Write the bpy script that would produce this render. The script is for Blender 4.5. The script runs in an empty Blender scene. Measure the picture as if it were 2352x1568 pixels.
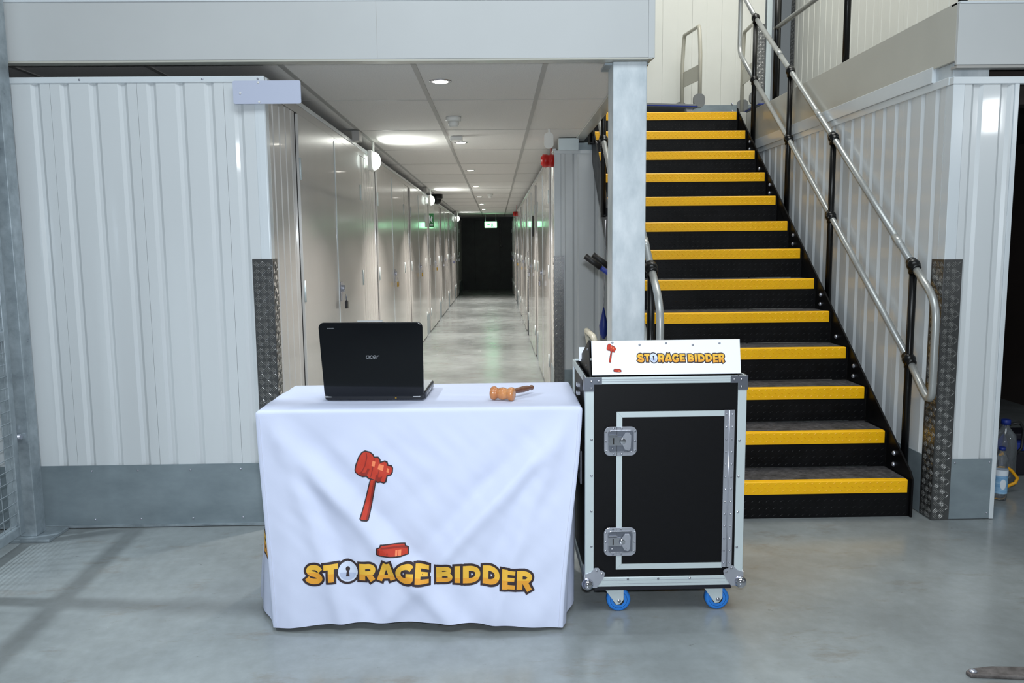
import bpy, bmesh, math, random
from mathutils import Vector, Matrix, noise
random.seed(7)
S = bpy.context.scene
COL = S.collection
PI = math.pi

# ---------------------------------------------------------------- camera
CAM_H = 1.28
PITCH, YAW, ROLL, FOC = .1184, -.0181, -.0102, 1857.0      # FOC in pixels of a 2352 px wide frame
fw = Vector((-math.sin(YAW)*math.cos(PITCH), math.cos(YAW)*math.cos(PITCH), -math.sin(PITCH)))
rt0 = Vector((math.cos(YAW), math.sin(YAW), 0)); up0 = rt0.cross(fw)
rt = math.cos(ROLL)*rt0 + math.sin(ROLL)*up0
up = -math.sin(ROLL)*rt0 + math.cos(ROLL)*up0
cam_d = bpy.data.cameras.new('camera'); cam = bpy.data.objects.new('camera', cam_d); COL.objects.link(cam)
cam_d.sensor_width = 36; cam_d.lens = 36*FOC/2352; cam_d.clip_start = .05; cam_d.clip_end = 200
cam.matrix_world = Matrix(((rt.x, up.x, -fw.x, 0), (rt.y, up.y, -fw.y, 0), (rt.z, up.z, -fw.z, CAM_H), (0, 0, 0, 1)))
S.camera = cam

def un(px, py, ax, v):
    """point of the plane (axis ax = v) that the photograph shows at px, py"""
    d = fw + rt*(px-1176)/FOC - up*(py-784)/FOC
    O = Vector((0, 0, CAM_H)); t = (v-O[ax])/d[ax]
    return O + t*d

# ---------------------------------------------------------------- light and exposure
S.view_settings.view_transform = 'Standard'; S.view_settings.look = 'None'
S.view_settings.gamma = 1; S.view_settings.use_curve_mapping = False
S.view_settings.exposure = 0.0
W = bpy.data.worlds.new('world'); S.world = W; W.use_nodes = True
W.node_tree.nodes['Background'].inputs[0].default_value = (.62, .70, .74, 1)
W.node_tree.nodes['Background'].inputs[1].default_value = .22

def area(name, loc, target, size, power, color, sy=None, shape='RECTANGLE', spread=None):
    l = bpy.data.lights.new(name, 'AREA'); l.shape = shape; l.size = size
    if shape == 'RECTANGLE': l.size_y = sy or size
    l.energy = power; l.color = color
    if spread: l.spread = math.radians(spread)
    o = bpy.data.objects.new(name, l); COL.objects.link(o); o.location = loc
    o.rotation_euler = (Vector(target)-Vector(loc)).to_track_quat('-Z', 'Y').to_euler()
    return o
area('flash_light', (0.02, -.05, 1.42), (0.1, 5, 1.05), .10, 60, (.84, .92, 1.0), .06)          # the camera's own flash
area('hall_lamp_near', (.4, .6, 4.6), (.4, 2.6, 0), 3.6, 120, (.86, .95, 1.0), 1.6)            # hall lights above the open floor
area('hall_lamp_stair', (1.7, 5.2, 5.4), (1.7, 6.2, 0), 1.6, 105, (1.0, 1.0, .95), 2.4)
def point(name, loc, power, color, r):
    l = bpy.data.lights.new(name, 'POINT'); l.energy = power; l.color = color; l.shadow_soft_size = r
    o = bpy.data.objects.new(name, l); COL.objects.link(o); o.location = loc; return o
area('hall_lamp_far_right', (4.7, -.6, 2.45), (1.5, 3.6, 1.2), .16, 11, (.95, .98, 1.0), .3)
sp_ = bpy.data.lights.new('lamp_behind_gate', 'SPOT'); sp_.energy = 330; sp_.color = (.8, .92, 1.0); sp_.shadow_soft_size = .05
sp_.spot_size = math.radians(74); sp_.spot_blend = .7
spo = bpy.data.objects.new('lamp_behind_gate', sp_); COL.objects.link(spo); spo.location = (-3.07, 3.0, 3.0)
spo.rotation_euler = (Vector((-1.15, 1.9, 0))-Vector((-3.07, 3.0, 3.0))).to_track_quat('-Z', 'Y').to_euler()

# ---------------------------------------------------------------- materials
def lin(c):
    return tuple((x/12.92 if x <= .04045 else ((x+.055)/1.055)**2.4) for x in (v/255 for v in c))
def mat(name, rgb, rough=.5, metal=0, var=0, vscale=6, bump=0, bscale=60, coat=0, emit=0, ecol=None,
        rvar=0, alpha=1, trans=0, spec=.5, stretch=(1, 1, 1), rgb2=None, detail=4):
    m = bpy.data.materials.new(name); m.use_nodes = True
    nt = m.node_tree; b = nt.nodes['Principled BSDF']; L = nt.links.new
    c = lin(rgb); b.inputs['Base Color'].default_value = (*c, 1)
    b.inputs['Roughness'].default_value = rough; b.inputs['Metallic'].default_value = metal
    b.inputs['Coat Weight'].default_value = coat; b.inputs['Coat Roughness'].default_value = .06
    b.inputs['Specular IOR Level'].default_value = spec
    b.inputs['Transmission Weight'].default_value = trans; b.inputs['Alpha'].default_value = alpha
    if emit:
        b.inputs['Emission Color'].default_value = (*(lin(ecol) if ecol else c), 1); b.inputs['Emission Strength'].default_value = emit
    tc = nt.nodes.new('ShaderNodeTexCoord'); mp = nt.nodes.new('ShaderNodeMapping')
    mp.inputs['Scale'].default_value = stretch; L(tc.outputs['Object'], mp.inputs[0])
    if var or rgb2 or rvar:
        n = nt.nodes.new('ShaderNodeTexNoise'); n.inputs['Scale'].default_value = vscale; n.inputs['Detail'].default_value = detail
        n.inputs['Roughness'].default_value = .6
        L(mp.outputs[0], n.inputs['Vector'])
        r = nt.nodes.new('ShaderNodeValToRGB'); r.color_ramp.elements[0].position = .32; r.color_ramp.elements[1].position = .68
        c2 = lin(rgb2) if rgb2 else tuple(min(1, x*(1+var)) for x in c)
        c1 = c if rgb2 else tuple(x*(1-var) for x in c)
        r.color_ramp.elements[0].color = (*c1, 1); r.color_ramp.elements[1].color = (*c2, 1)
        L(n.outputs[0], r.inputs[0]); L(r.outputs[0], b.inputs['Base Color'])
        if rvar:
            mr = nt.nodes.new('ShaderNodeMapRange'); mr.inputs[3].default_value = max(0.02, rough-rvar); mr.inputs[4].default_value = rough+rvar
            L(n.outputs[0], mr.inputs[0]); L(mr.outputs[0], b.inputs['Roughness'])
    if bump:
        n2 = nt.nodes.new('ShaderNodeTexNoise'); n2.inputs['Scale'].default_value = bscale; n2.inputs['Detail'].default_value = 3
        L(mp.outputs[0], n2.inputs['Vector'])
        bp = nt.nodes.new('ShaderNodeBump'); bp.inputs['Strength'].default_value = bump; bp.inputs['Distance'].default_value = .004
        L(n2.outputs[0], bp.inputs['Height']); L(bp.outputs[0], b.inputs['Normal'])
    return m

M = {}
M['panel'] = mat('white_coated_steel', (212, 216, 218), .28, var=.02, vscale=3, coat=.35, bump=.02, bscale=5, stretch=(1, 1, .15))
M['corridor_panel'] = mat('off_white_coated_steel', (188, 185, 181), .25, var=.03, vscale=2, coat=.4, bump=.035, bscale=3, stretch=(1, 1, .4))
M['upper_panel'] = mat('cream_coated_steel', (218, 218, 210), .3, var=.02, vscale=3, coat=.2)
M['flashing'] = mat('white_flashing', (216, 222, 226), .22, var=.015, vscale=4, coat=.4)
M['fascia'] = mat('fascia_panel', (196, 198, 198), .32, var=.03, vscale=1.3, coat=.15, bump=.02, bscale=2)
M['fascia_cream'] = mat('fascia_panel_side', (192, 190, 180), .3, var=.04, vscale=1.6, coat=.2)
M['galv'] = mat('galvanised_sheet', (128, 140, 146), .36, metal=.25, rgb2=(146, 158, 164), vscale=5, rvar=.1, bump=.05, bscale=4, stretch=(1, 1, 2))
M['galv_col'] = mat('galvanised_column', (182, 192, 198), .42, metal=.1, rgb2=(220, 226, 230), vscale=11, rvar=.1, bump=.04, bscale=30, detail=6, stretch=(1, 1, .45))
M['galv_dark'] = mat('galvanised_gate_steel', (140, 150, 156), .32, metal=.4, rgb2=(172, 182, 188), vscale=18, rvar=.1)
M['tread_plate'] = mat('aluminium_tread_plate', (112, 112, 112), .3, metal=.85, var=.15, vscale=8, rvar=.08)
M['tread_bar'] = mat('aluminium_tread_bar', (165, 164, 162), .22, metal=.85)
M['ceil_tile'] = mat('mineral_ceiling_tile', (228, 225, 221), .9, var=.07, vscale=160, bump=.5, bscale=160)
M['tee'] = mat('ceiling_tee', (172, 169, 165), .45)
M['dark'] = mat('dark_void', (26, 24, 24), .8)
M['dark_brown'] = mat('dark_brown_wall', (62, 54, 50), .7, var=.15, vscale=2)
M['end_wall'] = mat('end_wall_shade', (40, 46, 45), .5, var=.2, vscale=4)  # gloom beyond the last corridor lights is put into this dark colour
M['black_step'] = mat('black_painted_steel', (9, 9, 11), .42, var=.4, vscale=9, rvar=.12, spec=.22)
M['black_gloss'] = mat('black_gloss_steel', (8, 8, 9), .28, spec=.4)
M['tread_top'] = mat('worn_black_tread', (32, 32, 34), .6, rgb2=(78, 76, 78), vscale=26, detail=8)
M['yellow'] = mat('yellow_nosing', (250, 184, 0), .42, var=.05, vscale=14, rgb2=(255, 194, 0))
M['yellow_edge'] = mat('yellow_nosing_relief', (252, 188, 4), .38)
M['rail'] = mat('handrail_steel', (176, 178, 176), .34, metal=.45, var=.08, vscale=30, stretch=(1, 1, .1))
M['chrome'] = mat('chrome', (206, 206, 214), .12, metal=1)
M['zinc'] = mat('zinc_plate', (188, 190, 200), .26, metal=.7, var=.05, vscale=10)
M['alu'] = mat('aluminium_extrusion', (202, 212, 214), .36, metal=.3, var=.02, vscale=12)
M['case_black'] = mat('black_laminate', (8, 8, 11), .45, var=.1, vscale=40, bump=.08, bscale=500, spec=.22)
M['bracket_grey'] = mat('grey_bracket', (112, 116, 126), .35, metal=.6)
M['cloth'] = mat('white_polyester', (206, 212, 234), .75, var=.006, vscale=5, bump=.05, bscale=500, spec=.25)
M['seam'] = mat('cloth_seam', (205, 208, 224), .8)
M['print_dark'] = mat('print_dark_outline', (48, 34, 38), .7)
M['print_gold'] = mat('print_gold_upper', (232, 180, 60), .7)
M['print_orange'] = mat('print_gold_lower', (226, 156, 48), .7)
M['print_silver'] = mat('print_silver', (176, 186, 212), .7)
M['print_silver2'] = mat('print_silver_light', (206, 214, 234), .7)
M['print_red'] = mat('print_red', (190, 52, 30), .7)
M['print_red_dark'] = mat('print_red_dark', (142, 34, 22), .7)
M['print_red_light'] = mat('print_red_light', (236, 128, 84), .7)
M['sign_white'] = mat('white_sign_board', (238, 241, 248), .35)
M['lavender'] = mat('lavender_sign_plate', (188, 194, 214), .4)
M['lap_black'] = mat('laptop_black_lid', (5, 7, 12), .14, coat=.25, spec=.3, rvar=.04)
M['lap_dark'] = mat('laptop_dark_plastic', (18, 20, 26), .35)
M['lap_silver'] = mat('laptop_silver', (186, 188, 190), .4, metal=.2)
M['lap_logo'] = mat('laptop_logo_grey', (120, 122, 126), .4)
M['wood'] = mat('gavel_light_wood', (176, 106, 58), .35, rgb2=(206, 142, 88), vscale=30, stretch=(1, 1, .3), coat=.3)
M['wood_dark'] = mat('gavel_dark_wood', (96, 58, 42), .4, rgb2=(126, 84, 62), vscale=40, stretch=(1, 1, .3), coat=.2)
M['tyre_blue'] = mat('blue_rubber', (40, 124, 212), .5)
M['rubber'] = mat('black_rubber', (20, 20, 22), .5)
M['beige'] = mat('beige_powder_coat', (190, 186, 170), .35, coat=.2)
M['trolley_grey'] = mat('trolley_grey_plastic', (120, 122, 122), .5)
M['blue'] = mat('dark_blue_plastic', (26, 48, 130), .45)
M['white_plastic'] = mat('white_plastic', (226, 226, 222), .4)
M['red'] = mat('red_plastic', (190, 24, 18), .35)
M['brass'] = mat('brass', (176, 138, 58), .3, metal=.8)
M['lamp'] = mat('lamp_glow', (255, 255, 250), .4, emit=14, ecol=(255, 250, 238))
M['bulk'] = mat('bulkhead_glow', (250, 255, 252), .4, emit=1.6, ecol=(240, 255, 248))
M['exit'] = mat('exit_sign_glow', (180, 255, 200), .4, emit=5, ecol=(150, 245, 175))
M['exit_green'] = mat('exit_sign_green', (20, 110, 50), .4)
M['gloss_green'] = mat('exit_figure_green', (30, 150, 70), .4, emit=1.2, ecol=(30, 170, 80))
M['yellow_strap'] = mat('yellow_strap', (226, 160, 14), .5)
M['water_label'] = mat('bottle_label_blue', (70, 140, 196), .5, rgb2=(170, 206, 230), vscale=30, stretch=(.3, .3, 3))
M['label_white'] = mat('bottle_label_white', (225, 232, 240), .4)
M['clear'] = mat('clear_plastic', (226, 232, 238), .06, trans=.92)
M['box_black'] = mat('black_box_plastic', (22, 20, 30), .5)
M['plate_rust'] = mat('worn_floor_plate', (96, 90, 88), .5, metal=.6, rgb2=(140, 134, 132), vscale=30)
M['wood_board'] = mat('table_board', (150, 130, 110), .6)

def floor_material():
    m = bpy.data.materials.new('painted_concrete_floor'); m.use_nodes = True
    nt = m.node_tree; b = nt.nodes['Principled BSDF']; L = nt.links.new
    tc = nt.nodes.new('ShaderNodeTexCoord')
    def nz(scale, detail=5, st=(1, 1, 1), rough=.6):
        mp = nt.nodes.new('ShaderNodeMapping'); mp.inputs['Scale'].default_value = st; L(tc.outputs['Object'], mp.inputs[0])
        n = nt.nodes.new('ShaderNodeTexNoise'); n.inputs['Scale'].default_value = scale; n.inputs['Detail'].default_value = detail
        n.inputs['Roughness'].default_value = rough; L(mp.outputs[0], n.inputs['Vector']); return n
    def ramp(n, p0, p1, c0, c1):
        r = nt.nodes.new('ShaderNodeValToRGB'); e = r.color_ramp.elements
        e[0].position = p0; e[1].position = p1; e[0].color = (*c0, 1); e[1].color = (*c1, 1); L(n.outputs[0], r.inputs[0]); return r
    base = ramp(nz(1.6), .3, .7, lin((126, 131, 132)), lin((152, 158, 159)))
    fine = ramp(nz(14, 8, rough=.7), .3, .7, (.86, .85, .83), (1.06, 1.06, 1.06))
    m1 = nt.nodes.new('ShaderNodeMixRGB'); m1.blend_type = 'MULTIPLY'; m1.inputs[0].default_value = .8
    L(base.outputs[0], m1.inputs[1]); L(fine.outputs[0], m1.inputs[2])
    # brown grime patches
    g = ramp(nz(2.3, 8, (1, 2.6, 1), .75), .56, .70, (0, 0, 0), (1, 1, 1))
    m2 = nt.nodes.new('ShaderNodeMixRGB'); m2.inputs[2].default_value = (*lin((116, 104, 90)), 1)
    gm = nt.nodes.new('ShaderNodeMath'); gm.operation = 'MULTIPLY'; gm.inputs[1].default_value = .55
    L(g.outputs[0], gm.inputs[0]); L(gm.outputs[0], m2.inputs[0]); L(m1.outputs[0], m2.inputs[1])
    # dark specks
    sp = ramp(nz(11, 6, (1, 1.8, 1), .8), .655, .69, (0, 0, 0), (1, 1, 1))
    sm = nt.nodes.new('ShaderNodeMath'); sm.operation = 'MULTIPLY'; sm.inputs[1].default_value = .6; L(sp.outputs[0], sm.inputs[0])
    m3 = nt.nodes.new('ShaderNodeMixRGB'); m3.inputs[2].default_value = (*lin((74, 70, 66)), 1)
    L(sm.outputs[0], m3.inputs[0]); L(m2.outputs[0], m3.inputs[1])
    L(m3.outputs[0], b.inputs['Base Color'])
    rr = nt.nodes.new('ShaderNodeMapRange'); rr.inputs[3].default_value = .10; rr.inputs[4].default_value = .34
    L(nz(3.2, 6).outputs[0], rr.inputs[0]); L(rr.outputs[0], b.inputs['Roughness'])
    bp = nt.nodes.new('ShaderNodeBump'); bp.inputs['Strength'].default_value = .12; bp.inputs['Distance'].default_value = .01
    L(nz(7, 4).outputs[0], bp.inputs['Height']); L(bp.outputs[0], b.inputs['Normal'])
    b.inputs['Specular IOR Level'].default_value = .5
    return m
M['floor'] = floor_material()

# ---------------------------------------------------------------- helpers
class MB:
    """collects shapes (world or local metres) and links them as ONE mesh object"""
    def __init__(s): s.v = []; s.f = []; s.m = []; s.sm = []
    def add(s, vs, fs, mi=0, smooth=False):
        n = len(s.v); s.v += [tuple(v) for v in vs]
        for f in fs: s.f.append([i+n for i in f]); s.m.append(mi); s.sm.append(smooth)
        return s
    def box(s, x0, x1, y0, y1, z0, z1, mi=0):
        vs = [(x, y, z) for z in (z0, z1) for y in (y0, y1) for x in (x0, x1)]
        return s.add(vs, [(0, 2, 3, 1), (4, 5, 7, 6), (0, 1, 5, 4), (2, 6, 7, 3), (0, 4, 6, 2), (1, 3, 7, 5)], mi)
    def prism(s, pts, d, mi=0, smooth=False):
        """pts: 3d outline, extruded by the vector d"""
        n = len(pts); d = Vector(d); P = [Vector(p) for p in pts]
        vs = P + [p+d for p in P]
        fs = [tuple(range(n))[::-1], tuple(range(n, 2*n))] + [(i, (i+1) % n, n+(i+1) % n, n+i) for i in range(n)]
        return s.add(vs, fs, mi, smooth)
    def tube(s, pts, r, n=10, mi=0, caps=True, rs=None):
        P = [Vector(p) for p in pts]; vs = []; fs = []
        t = (P[1]-P[0]).normalized(); a = t.orthogonal().normalized()
        for i, p in enumerate(P):
            if i == 0: tt = (P[1]-P[0])
            elif i == len(P)-1: tt = (P[-1]-P[-2])
            else: tt = (P[i+1]-P[i]).normalized()+(P[i]-P[i-1]).normalized()
            tt.normalize(); a = (a-tt*a.dot(tt)).normalized(); b = tt.cross(a)
            q = rs[i] if rs else r
            for k in range(n):
                an = 2*PI*k/n; vs.append(p+(a*math.cos(an)+b*math.sin(an))*q)
        for i in range(len(P)-1):
            for k in range(n):
                k2 = (k+1) % n; fs.append((i*n+k, i*n+k2, (i+1)*n+k2, (i+1)*n+k))
        s.add(vs, fs, mi, True)
        if caps:
            m = len(s.v)-len(vs)
            s.f.append([m+k for k in range(n)][::-1]); s.m.append(mi); s.sm.append(False)
            e = m+(len(P)-1)*n
            s.f.append([e+k for k in range(n)]); s.m.append(mi); s.sm.append(False)
        return s
    def lathe(s, prof, c, axis, n=20, mi=0, caps=True):
        """prof: list of (distance along axis, radius)"""
        ax = Vector(axis).normalized(); c = Vector(c)
        a = ax.orthogonal().normalized(); b = ax.cross(a); vs = []; fs = []
        for (h, r) in prof:
            for k in range(n):
                an = 2*PI*k/n; vs.append(c+ax*h+(a*math.cos(an)+b*math.sin(an))*max(r, 1e-5))
        for i in range(len(prof)-1):
            for k in range(n):
                k2 = (k+1) % n; fs.append((i*n+k, i*n+k2, (i+1)*n+k2, (i+1)*n+k))
        s.add(vs, fs, mi, True)
        if caps:
            m = len(s.v)-len(vs)
            s.f.append([m+k for k in range(n)][::-1]); s.m.append(mi); s.sm.append(False)
            e = m+(len(prof)-1)*n; s.f.append([e+k for k in range(n)]); s.m.append(mi); s.sm.append(False)
        return s
    def ball(s, c, r, n=14, mi=0, m=8, sc=(1, 1, 1)):
        c = Vector(c); vs = []; fs = []
        for i in range(m+1):
            th = PI*i/m
            for k in range(n):
                an = 2*PI*k/n; vs.append((c.x+sc[0]*r*math.sin(th)*math.cos(an), c.y+sc[1]*r*math.sin(th)*math.sin(an), c.z+sc[2]*r*math.cos(th)))
        for i in range(m):
            for k in range(n):
                k2 = (k+1) % n; fs.append((i*n+k, (i+1)*n+k, (i+1)*n+k2, i*n+k2))
        return s.add(vs, fs, mi, True)
    def build(s, name, mats, parent=None, bevel=0, seg=2, weld=False, world=True):
        if not isinstance(mats, (list, tuple)): mats = [mats]
        off = Vector((0, 0, 0)); p = parent
        while p is not None and world: off += p.location; p = p.parent
        me = bpy.data.meshes.new(name)
        me.from_pydata([tuple(Vector(v)-off) for v in s.v], [], s.f)
        for m in mats: me.materials.append(m)
        for p_, mi, sm in zip(me.polygons, s.m, s.sm): p_.material_index = mi; p_.use_smooth = sm
        bm = bmesh.new(); bm.from_mesh(me)
        bmesh.ops.remove_doubles(bm, verts=bm.verts, dist=1e-5)
        bm.normal_update()
        bmesh.ops.recalc_face_normals(bm, faces=bm.faces)
        if bevel:
            es = [e for e in bm.edges if len(e.link_faces) == 2 and e.calc_face_angle(0) > .6]
            bmesh.ops.bevel(bm, geom=es, offset=bevel, segments=seg, affect='EDGES', profile=.5, clamp_overlap=True)
        bm.to_mesh(me); bm.free()
        o = bpy.data.objects.new(name, me); COL.objects.link(o)
        if parent is not None: o.parent = parent
        return o

def tag(o, label=None, cat=None, group=None, kind=None):
    if label: o['label'] = label
    if cat: o['category'] = cat
    if group: o['group'] = group
    if kind: o['kind'] = kind
    return o
def thing(name, loc, label, cat, group=None, rz=0):
    o = bpy.data.objects.new(name, None); COL.objects.link(o); o.location = loc; o.rotation_euler = (0, 0, rz)
    o.empty_display_size = .1
    return tag(o, label, cat, group)
def struct(name, mb, m, label, cat, bevel=0):
    return tag(mb.build(name, m, None, bevel), label, cat, None, 'structure')
def copy_tree(o, parent=None):
    c = o.copy(); COL.objects.link(c); c.parent = parent
    for ch in [x for x in CH.get(o.name, [])]: copy_tree(ch, c)
    return c
CH = {}
def index_children():
    CH.clear()
    for o in bpy.data.objects:
        if o.parent: CH.setdefault(o.parent.name, []).append(o)
def arc(c, r, a0, a1, n, ax1, ax2):
    c = Vector(c); A = Vector(ax1); B = Vector(ax2)
    return [c+A*r*math.cos(a0+(a1-a0)*i/n)+B*r*math.sin(a0+(a1-a0)*i/n) for i in range(n+1)]
def rrect(w, h, r, n=5):
    """rounded rectangle outline, centred, 2d"""
    out = []
    for cx, cy, a in ((w/2-r, h/2-r, 0), (-w/2+r, h/2-r, PI/2), (-w/2+r, -h/2+r, PI), (w/2-r, -h/2+r, 3*PI/2)):
        for i in range(n+1):
            an = a+PI/2*i/n; out.append((cx+r*math.cos(an), cy+r*math.sin(an)))
    return out

def ribbed(o3, udir, ndir, u0, u1, z0, z1, grooves, th=.02, gw=.042, gd=.010, slope=.014):
    """wall sheet in the plane through o3, running along udir, facing ndir, with pressed grooves"""
    U = Vector(udir); N = Vector(ndir); O = Vector(o3)
    prof = [(u0, 0)]
    for g in grooves:
        a, b = g-gw/2, g+gw/2
        if a-.001 <= u0 or b+.001 >= u1: continue
        prof += [(a, 0), (a+slope, -gd), (b-slope, -gd), (b, 0)]
    prof += [(u1, 0)]
    mb = MB(); n = len(prof)
    pts = [O+U*u+N*d for u, d in prof]; back = [O+U*u1-N*th, O+U*u0-N*th]
    lo = [p+Vector((0, 0, z0)) for p in pts+back]
    mb.prism(lo, (0, 0, z1-z0))
    return mb
def panels(parent, m, o3, udir, ndir, u0, u1, z0, z1, pitch=.125, per=3, phase=0.0, seam=.0007, **k):
    """sheets side by side, each its own object; grooves every pitch"""
    gs = []; g = phase-math.ceil((phase-u0)/pitch)*pitch
    while g < u1: gs.append(g); g += pitch
    w = pitch*per; s = phase-pitch/2
    while s > u0: s -= w
    while s+w <= u0: s += w
    while s < u1:
        a, b = max(s, u0), min(s+w, u1)
        if b-a > .02:
            ribbed(o3, udir, ndir, a+seam, b-seam, z0, z1, gs, **k).build('wall_panel', m, parent)
        s += w

_bars = {}
def tread_bars(parent, m, o3, udir, vdir, ndir, w, h, cell=.042, t=.0022):
    """five-bar tread relief: groups of short raised bars, alternating direction"""
    U = Vector(udir); V = Vector(vdir); N = Vector(ndir); O = Vector(o3); mb = MB()
    q = cell/math.sqrt(2); r = 0
    nv = int(h/q); nu = int(w/q)+1
    for j in range(nv):
        for i in range(nu):
            cu = (i+.5)*q; cv = (j+.5)*q
            if (i+j) % 2: d = (U+V).normalized()
            else: d = (U-V).normalized()
            e = d.cross(N)
            if (i+j) % 2 == 0 and False: continue
            for k in (-1.3, -.43, .43, 1.3):
                c = O+U*cu+V*cv+e*k*q*.25
                half = q*.50*(1 if abs(k) < 1 else .8); hw = q*.05
                pu = (c-O).dot(U); pv = (c-O).dot(V)
                if pu-half*.72 < 0 or pu+half*.72 > w or pv-half*.72 < 0 or pv+half*.72 > h: continue
                vs = [c-d*half, c-e*hw+N*t-d*half*.6, c+e*hw+N*t-d*half*.6, c+d*half, c-e*hw+N*t+d*half*.6, c+e*hw+N*t+d*half*.6,
                      c-e*hw*2.2, c+e*hw*2.2]
                mb.add(vs, [(0, 2, 1), (1, 2, 5, 4), (3, 4, 5), (0, 1, 6), (6, 1, 4), (6, 4, 3), (0, 7, 2), (7, 5, 2), (7, 3, 5)])
    o = mb.build('tread_relief', m, parent); tag(o, None, None, None, 'stuff'); return o

def lozenges(o3, udir, vdir, ndir, w, h, pitch=.034, L=.020, t=.0015):
    U = Vector(udir); V = Vector(vdir); N = Vector(ndir); O = Vector(o3); mb = MB()
    j = 0; v = pitch*.45
    while v < h-pitch*.25:
        i = 0; u = pitch*.5+(j % 2)*pitch*.5
        while u < w-pitch*.3:
            d = (U+V*.62).normalized() if (i+j) % 2 == 0 or True else (U-V).normalized()
            if j % 2: d = (U*1-V*.62).normalized()
            e = d.cross(N); c = O+U*u+V*v
            mb.add([c-d*L/2, c-e*L*.13, c+d*L/2, c+e*L*.13, c-d*L*.2+N*t, c+d*L*.2+N*t],
                   [(0, 1, 4), (1, 5, 4), (1, 2, 5), (2, 3, 5), (3, 4, 5), (3, 0, 4)])
            u += pitch; i += 1
        v += pitch*.5; j += 1
    return mb

# ================================================================ THE SETTING
XL, YF = -1.006, 3.658          # corridor left wall plane, left storage front plane
XR, YR = .455, 6.34             # corridor right wall plane, front of the right-hand block
XS, YS = 1.994, 3.579           # wall beside the stair, its front face
YE = 23.8

fl = MB().box(-7, 7, -3, 26, -.15, 0)
floor = struct('floor', fl, M['floor'], 'grey painted concrete floor with scuffs and stains', 'floor')

# --- left storage block: core, front panels, galvanised kick sheet, cap
wl = struct('wall_left', MB().box(-3.6, XL-.03, YF+.03, 5.0, 0, 1.985), M['dark'], 'front of the left storage block in white ribbed steel sheets over a galvanised kick plate', 'wall')
panels(wl, M['panel'], (0, YF, 0), (1, 0, 0), (0, -1, 0), -3.6, XL-.045, .004, 1.998, phase=-1.495)
MB().box(-3.6, XL+.002, YF-.005, YF+.028, 1.998, 2.024).build('cap_trim', M['flashing'], wl, .002)
MB().box(-3.6, -1.085, YF-.004, YF-.0005, .012, .296).build('kick_sheet', M['galv'], wl)
MB().box(-3.6, -1.085, YF-.012, YF-.004, .004, .014).build('kick_trim', M['galv_dark'], wl)
ct = MB(); rr = .006
ct.prism([(XL-.046, YF-.002, 0), (XL-.03, YF-.003, 0), (XL-.004, YF-.003, 0), (XL+.001, YF+.004, 0), (XL+.001, YF+.05, 0), (XL-.02, YF+.05, 0), (XL-.02, YF+.02, 0), (XL-.046, YF+.02, 0)], (0, 0, 1.998))
ct.build('corner_flashing', M['flashing'], wl, .002)
for x, z in ((-2.13, .27), (-2.13, .04), (-1.87, .27), (-1.87, .04), (-1.66, .27), (-1.66, .04), (-1.42, .27), (-1.42, .04), (-1.19, .27), (-1.19, .04), (-1.03, 2.011), (-1.27, 2.011), (-1.8, 2.011)):
    MB().lathe([(0, .005), (.002, .005), (.0035, .003)], (x, YF-.004, z), (0, -1, 0), 8).build('screw', M['zinc'], wl)

# --- corridor left wall: core, cap rail, strips of ribbed sheet
wc = struct('wall_corridor_left', MB().box(XL-.06, XL-.026, YF+.05, YE, 0, 1.985), M['dark'], 'long glossy corridor wall of storage doors and ribbed strips on the left', 'wall')
MB().box(XL-.024, XL+.003, YF+.05, YE, 1.955, 2.0).build('header_rail', M['corridor_panel'], wc, .002)
MB().box(XL-.02, XL+.006, YF+.028, YE, 2.0, 2.024).build('cap_trim', M['flashing'], wc, .002)
LD = [(4.18, 6.03), (6.87, 8.80), (9.50, 11.42), (12.12, 14.02), (14.72, 16.62), (17.32, 19.22), (19.92, 21.82)]
strips = [(YF+.055, 4.18)] + [(LD[i][1], LD[i+1][0]) for i in range(len(LD)-1)] + [(21.82, YE)]
for a, b in strips:
    gs = [a+.06+.11*i for i in range(int((b-a)/.11))]
    ribbed((XL, 0, 0), (0, 1, 0), (1, 0, 0), a+.004, b-.004, .02, 1.953, gs, gw=.022, gd=.007, slope=.007).build('wall_panel', M['corridor_panel'], wc)
    MB().box(XL+.0005, XL+.003, a+.01, b-.01, .004, .29).build('kick_sheet', M['galv'], wc)

# --- corridor right wall
wr = struct('wall_corridor_right', MB().box(XR+.026, XR+.06, YR+.05, YE, 0, 1.985), M['dark'], 'long corridor wall of storage doors on the right, under the stair side', 'wall')
MB().box(XR-.003, XR+.024, YR+.05, YE, 1.955, 2.0).build('header_rail', M['corridor_panel'], wr, .002)
MB().box(XR-.006, XR+.02, YR+.05, YE, 2.0, 2.02).build('cap_trim', M['flashing'], wr, .002)
RD = [(6.78, 8.62), (9.25, 11.10), (12.05, 13.95), (14.65, 16.55), (18.6, 20.5), (21.0, 22.9)]
rstrips = [(YR+.055, 6.78)] + [(RD[i][1], RD[i+1][0]) for i in range(len(RD)-1)] + [(22.9, YE)]
for a, b in rstrips:
    gs = [b-.06-.11*i for i in range(int((b-a)/.11))][::-1]
    ribbed((XR, 0, 0), (0, 1, 0), (-1, 0, 0), a+.004, b-.004, .02, 1.953, gs, gw=.022, gd=.007, slope=.007).build('wall_panel', M['corridor_panel'], wr)
    MB().box(XR-.003, XR-.0005, a+.01, b-.01, .004, .29).build('kick_sheet', M['galv'], wr)

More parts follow.
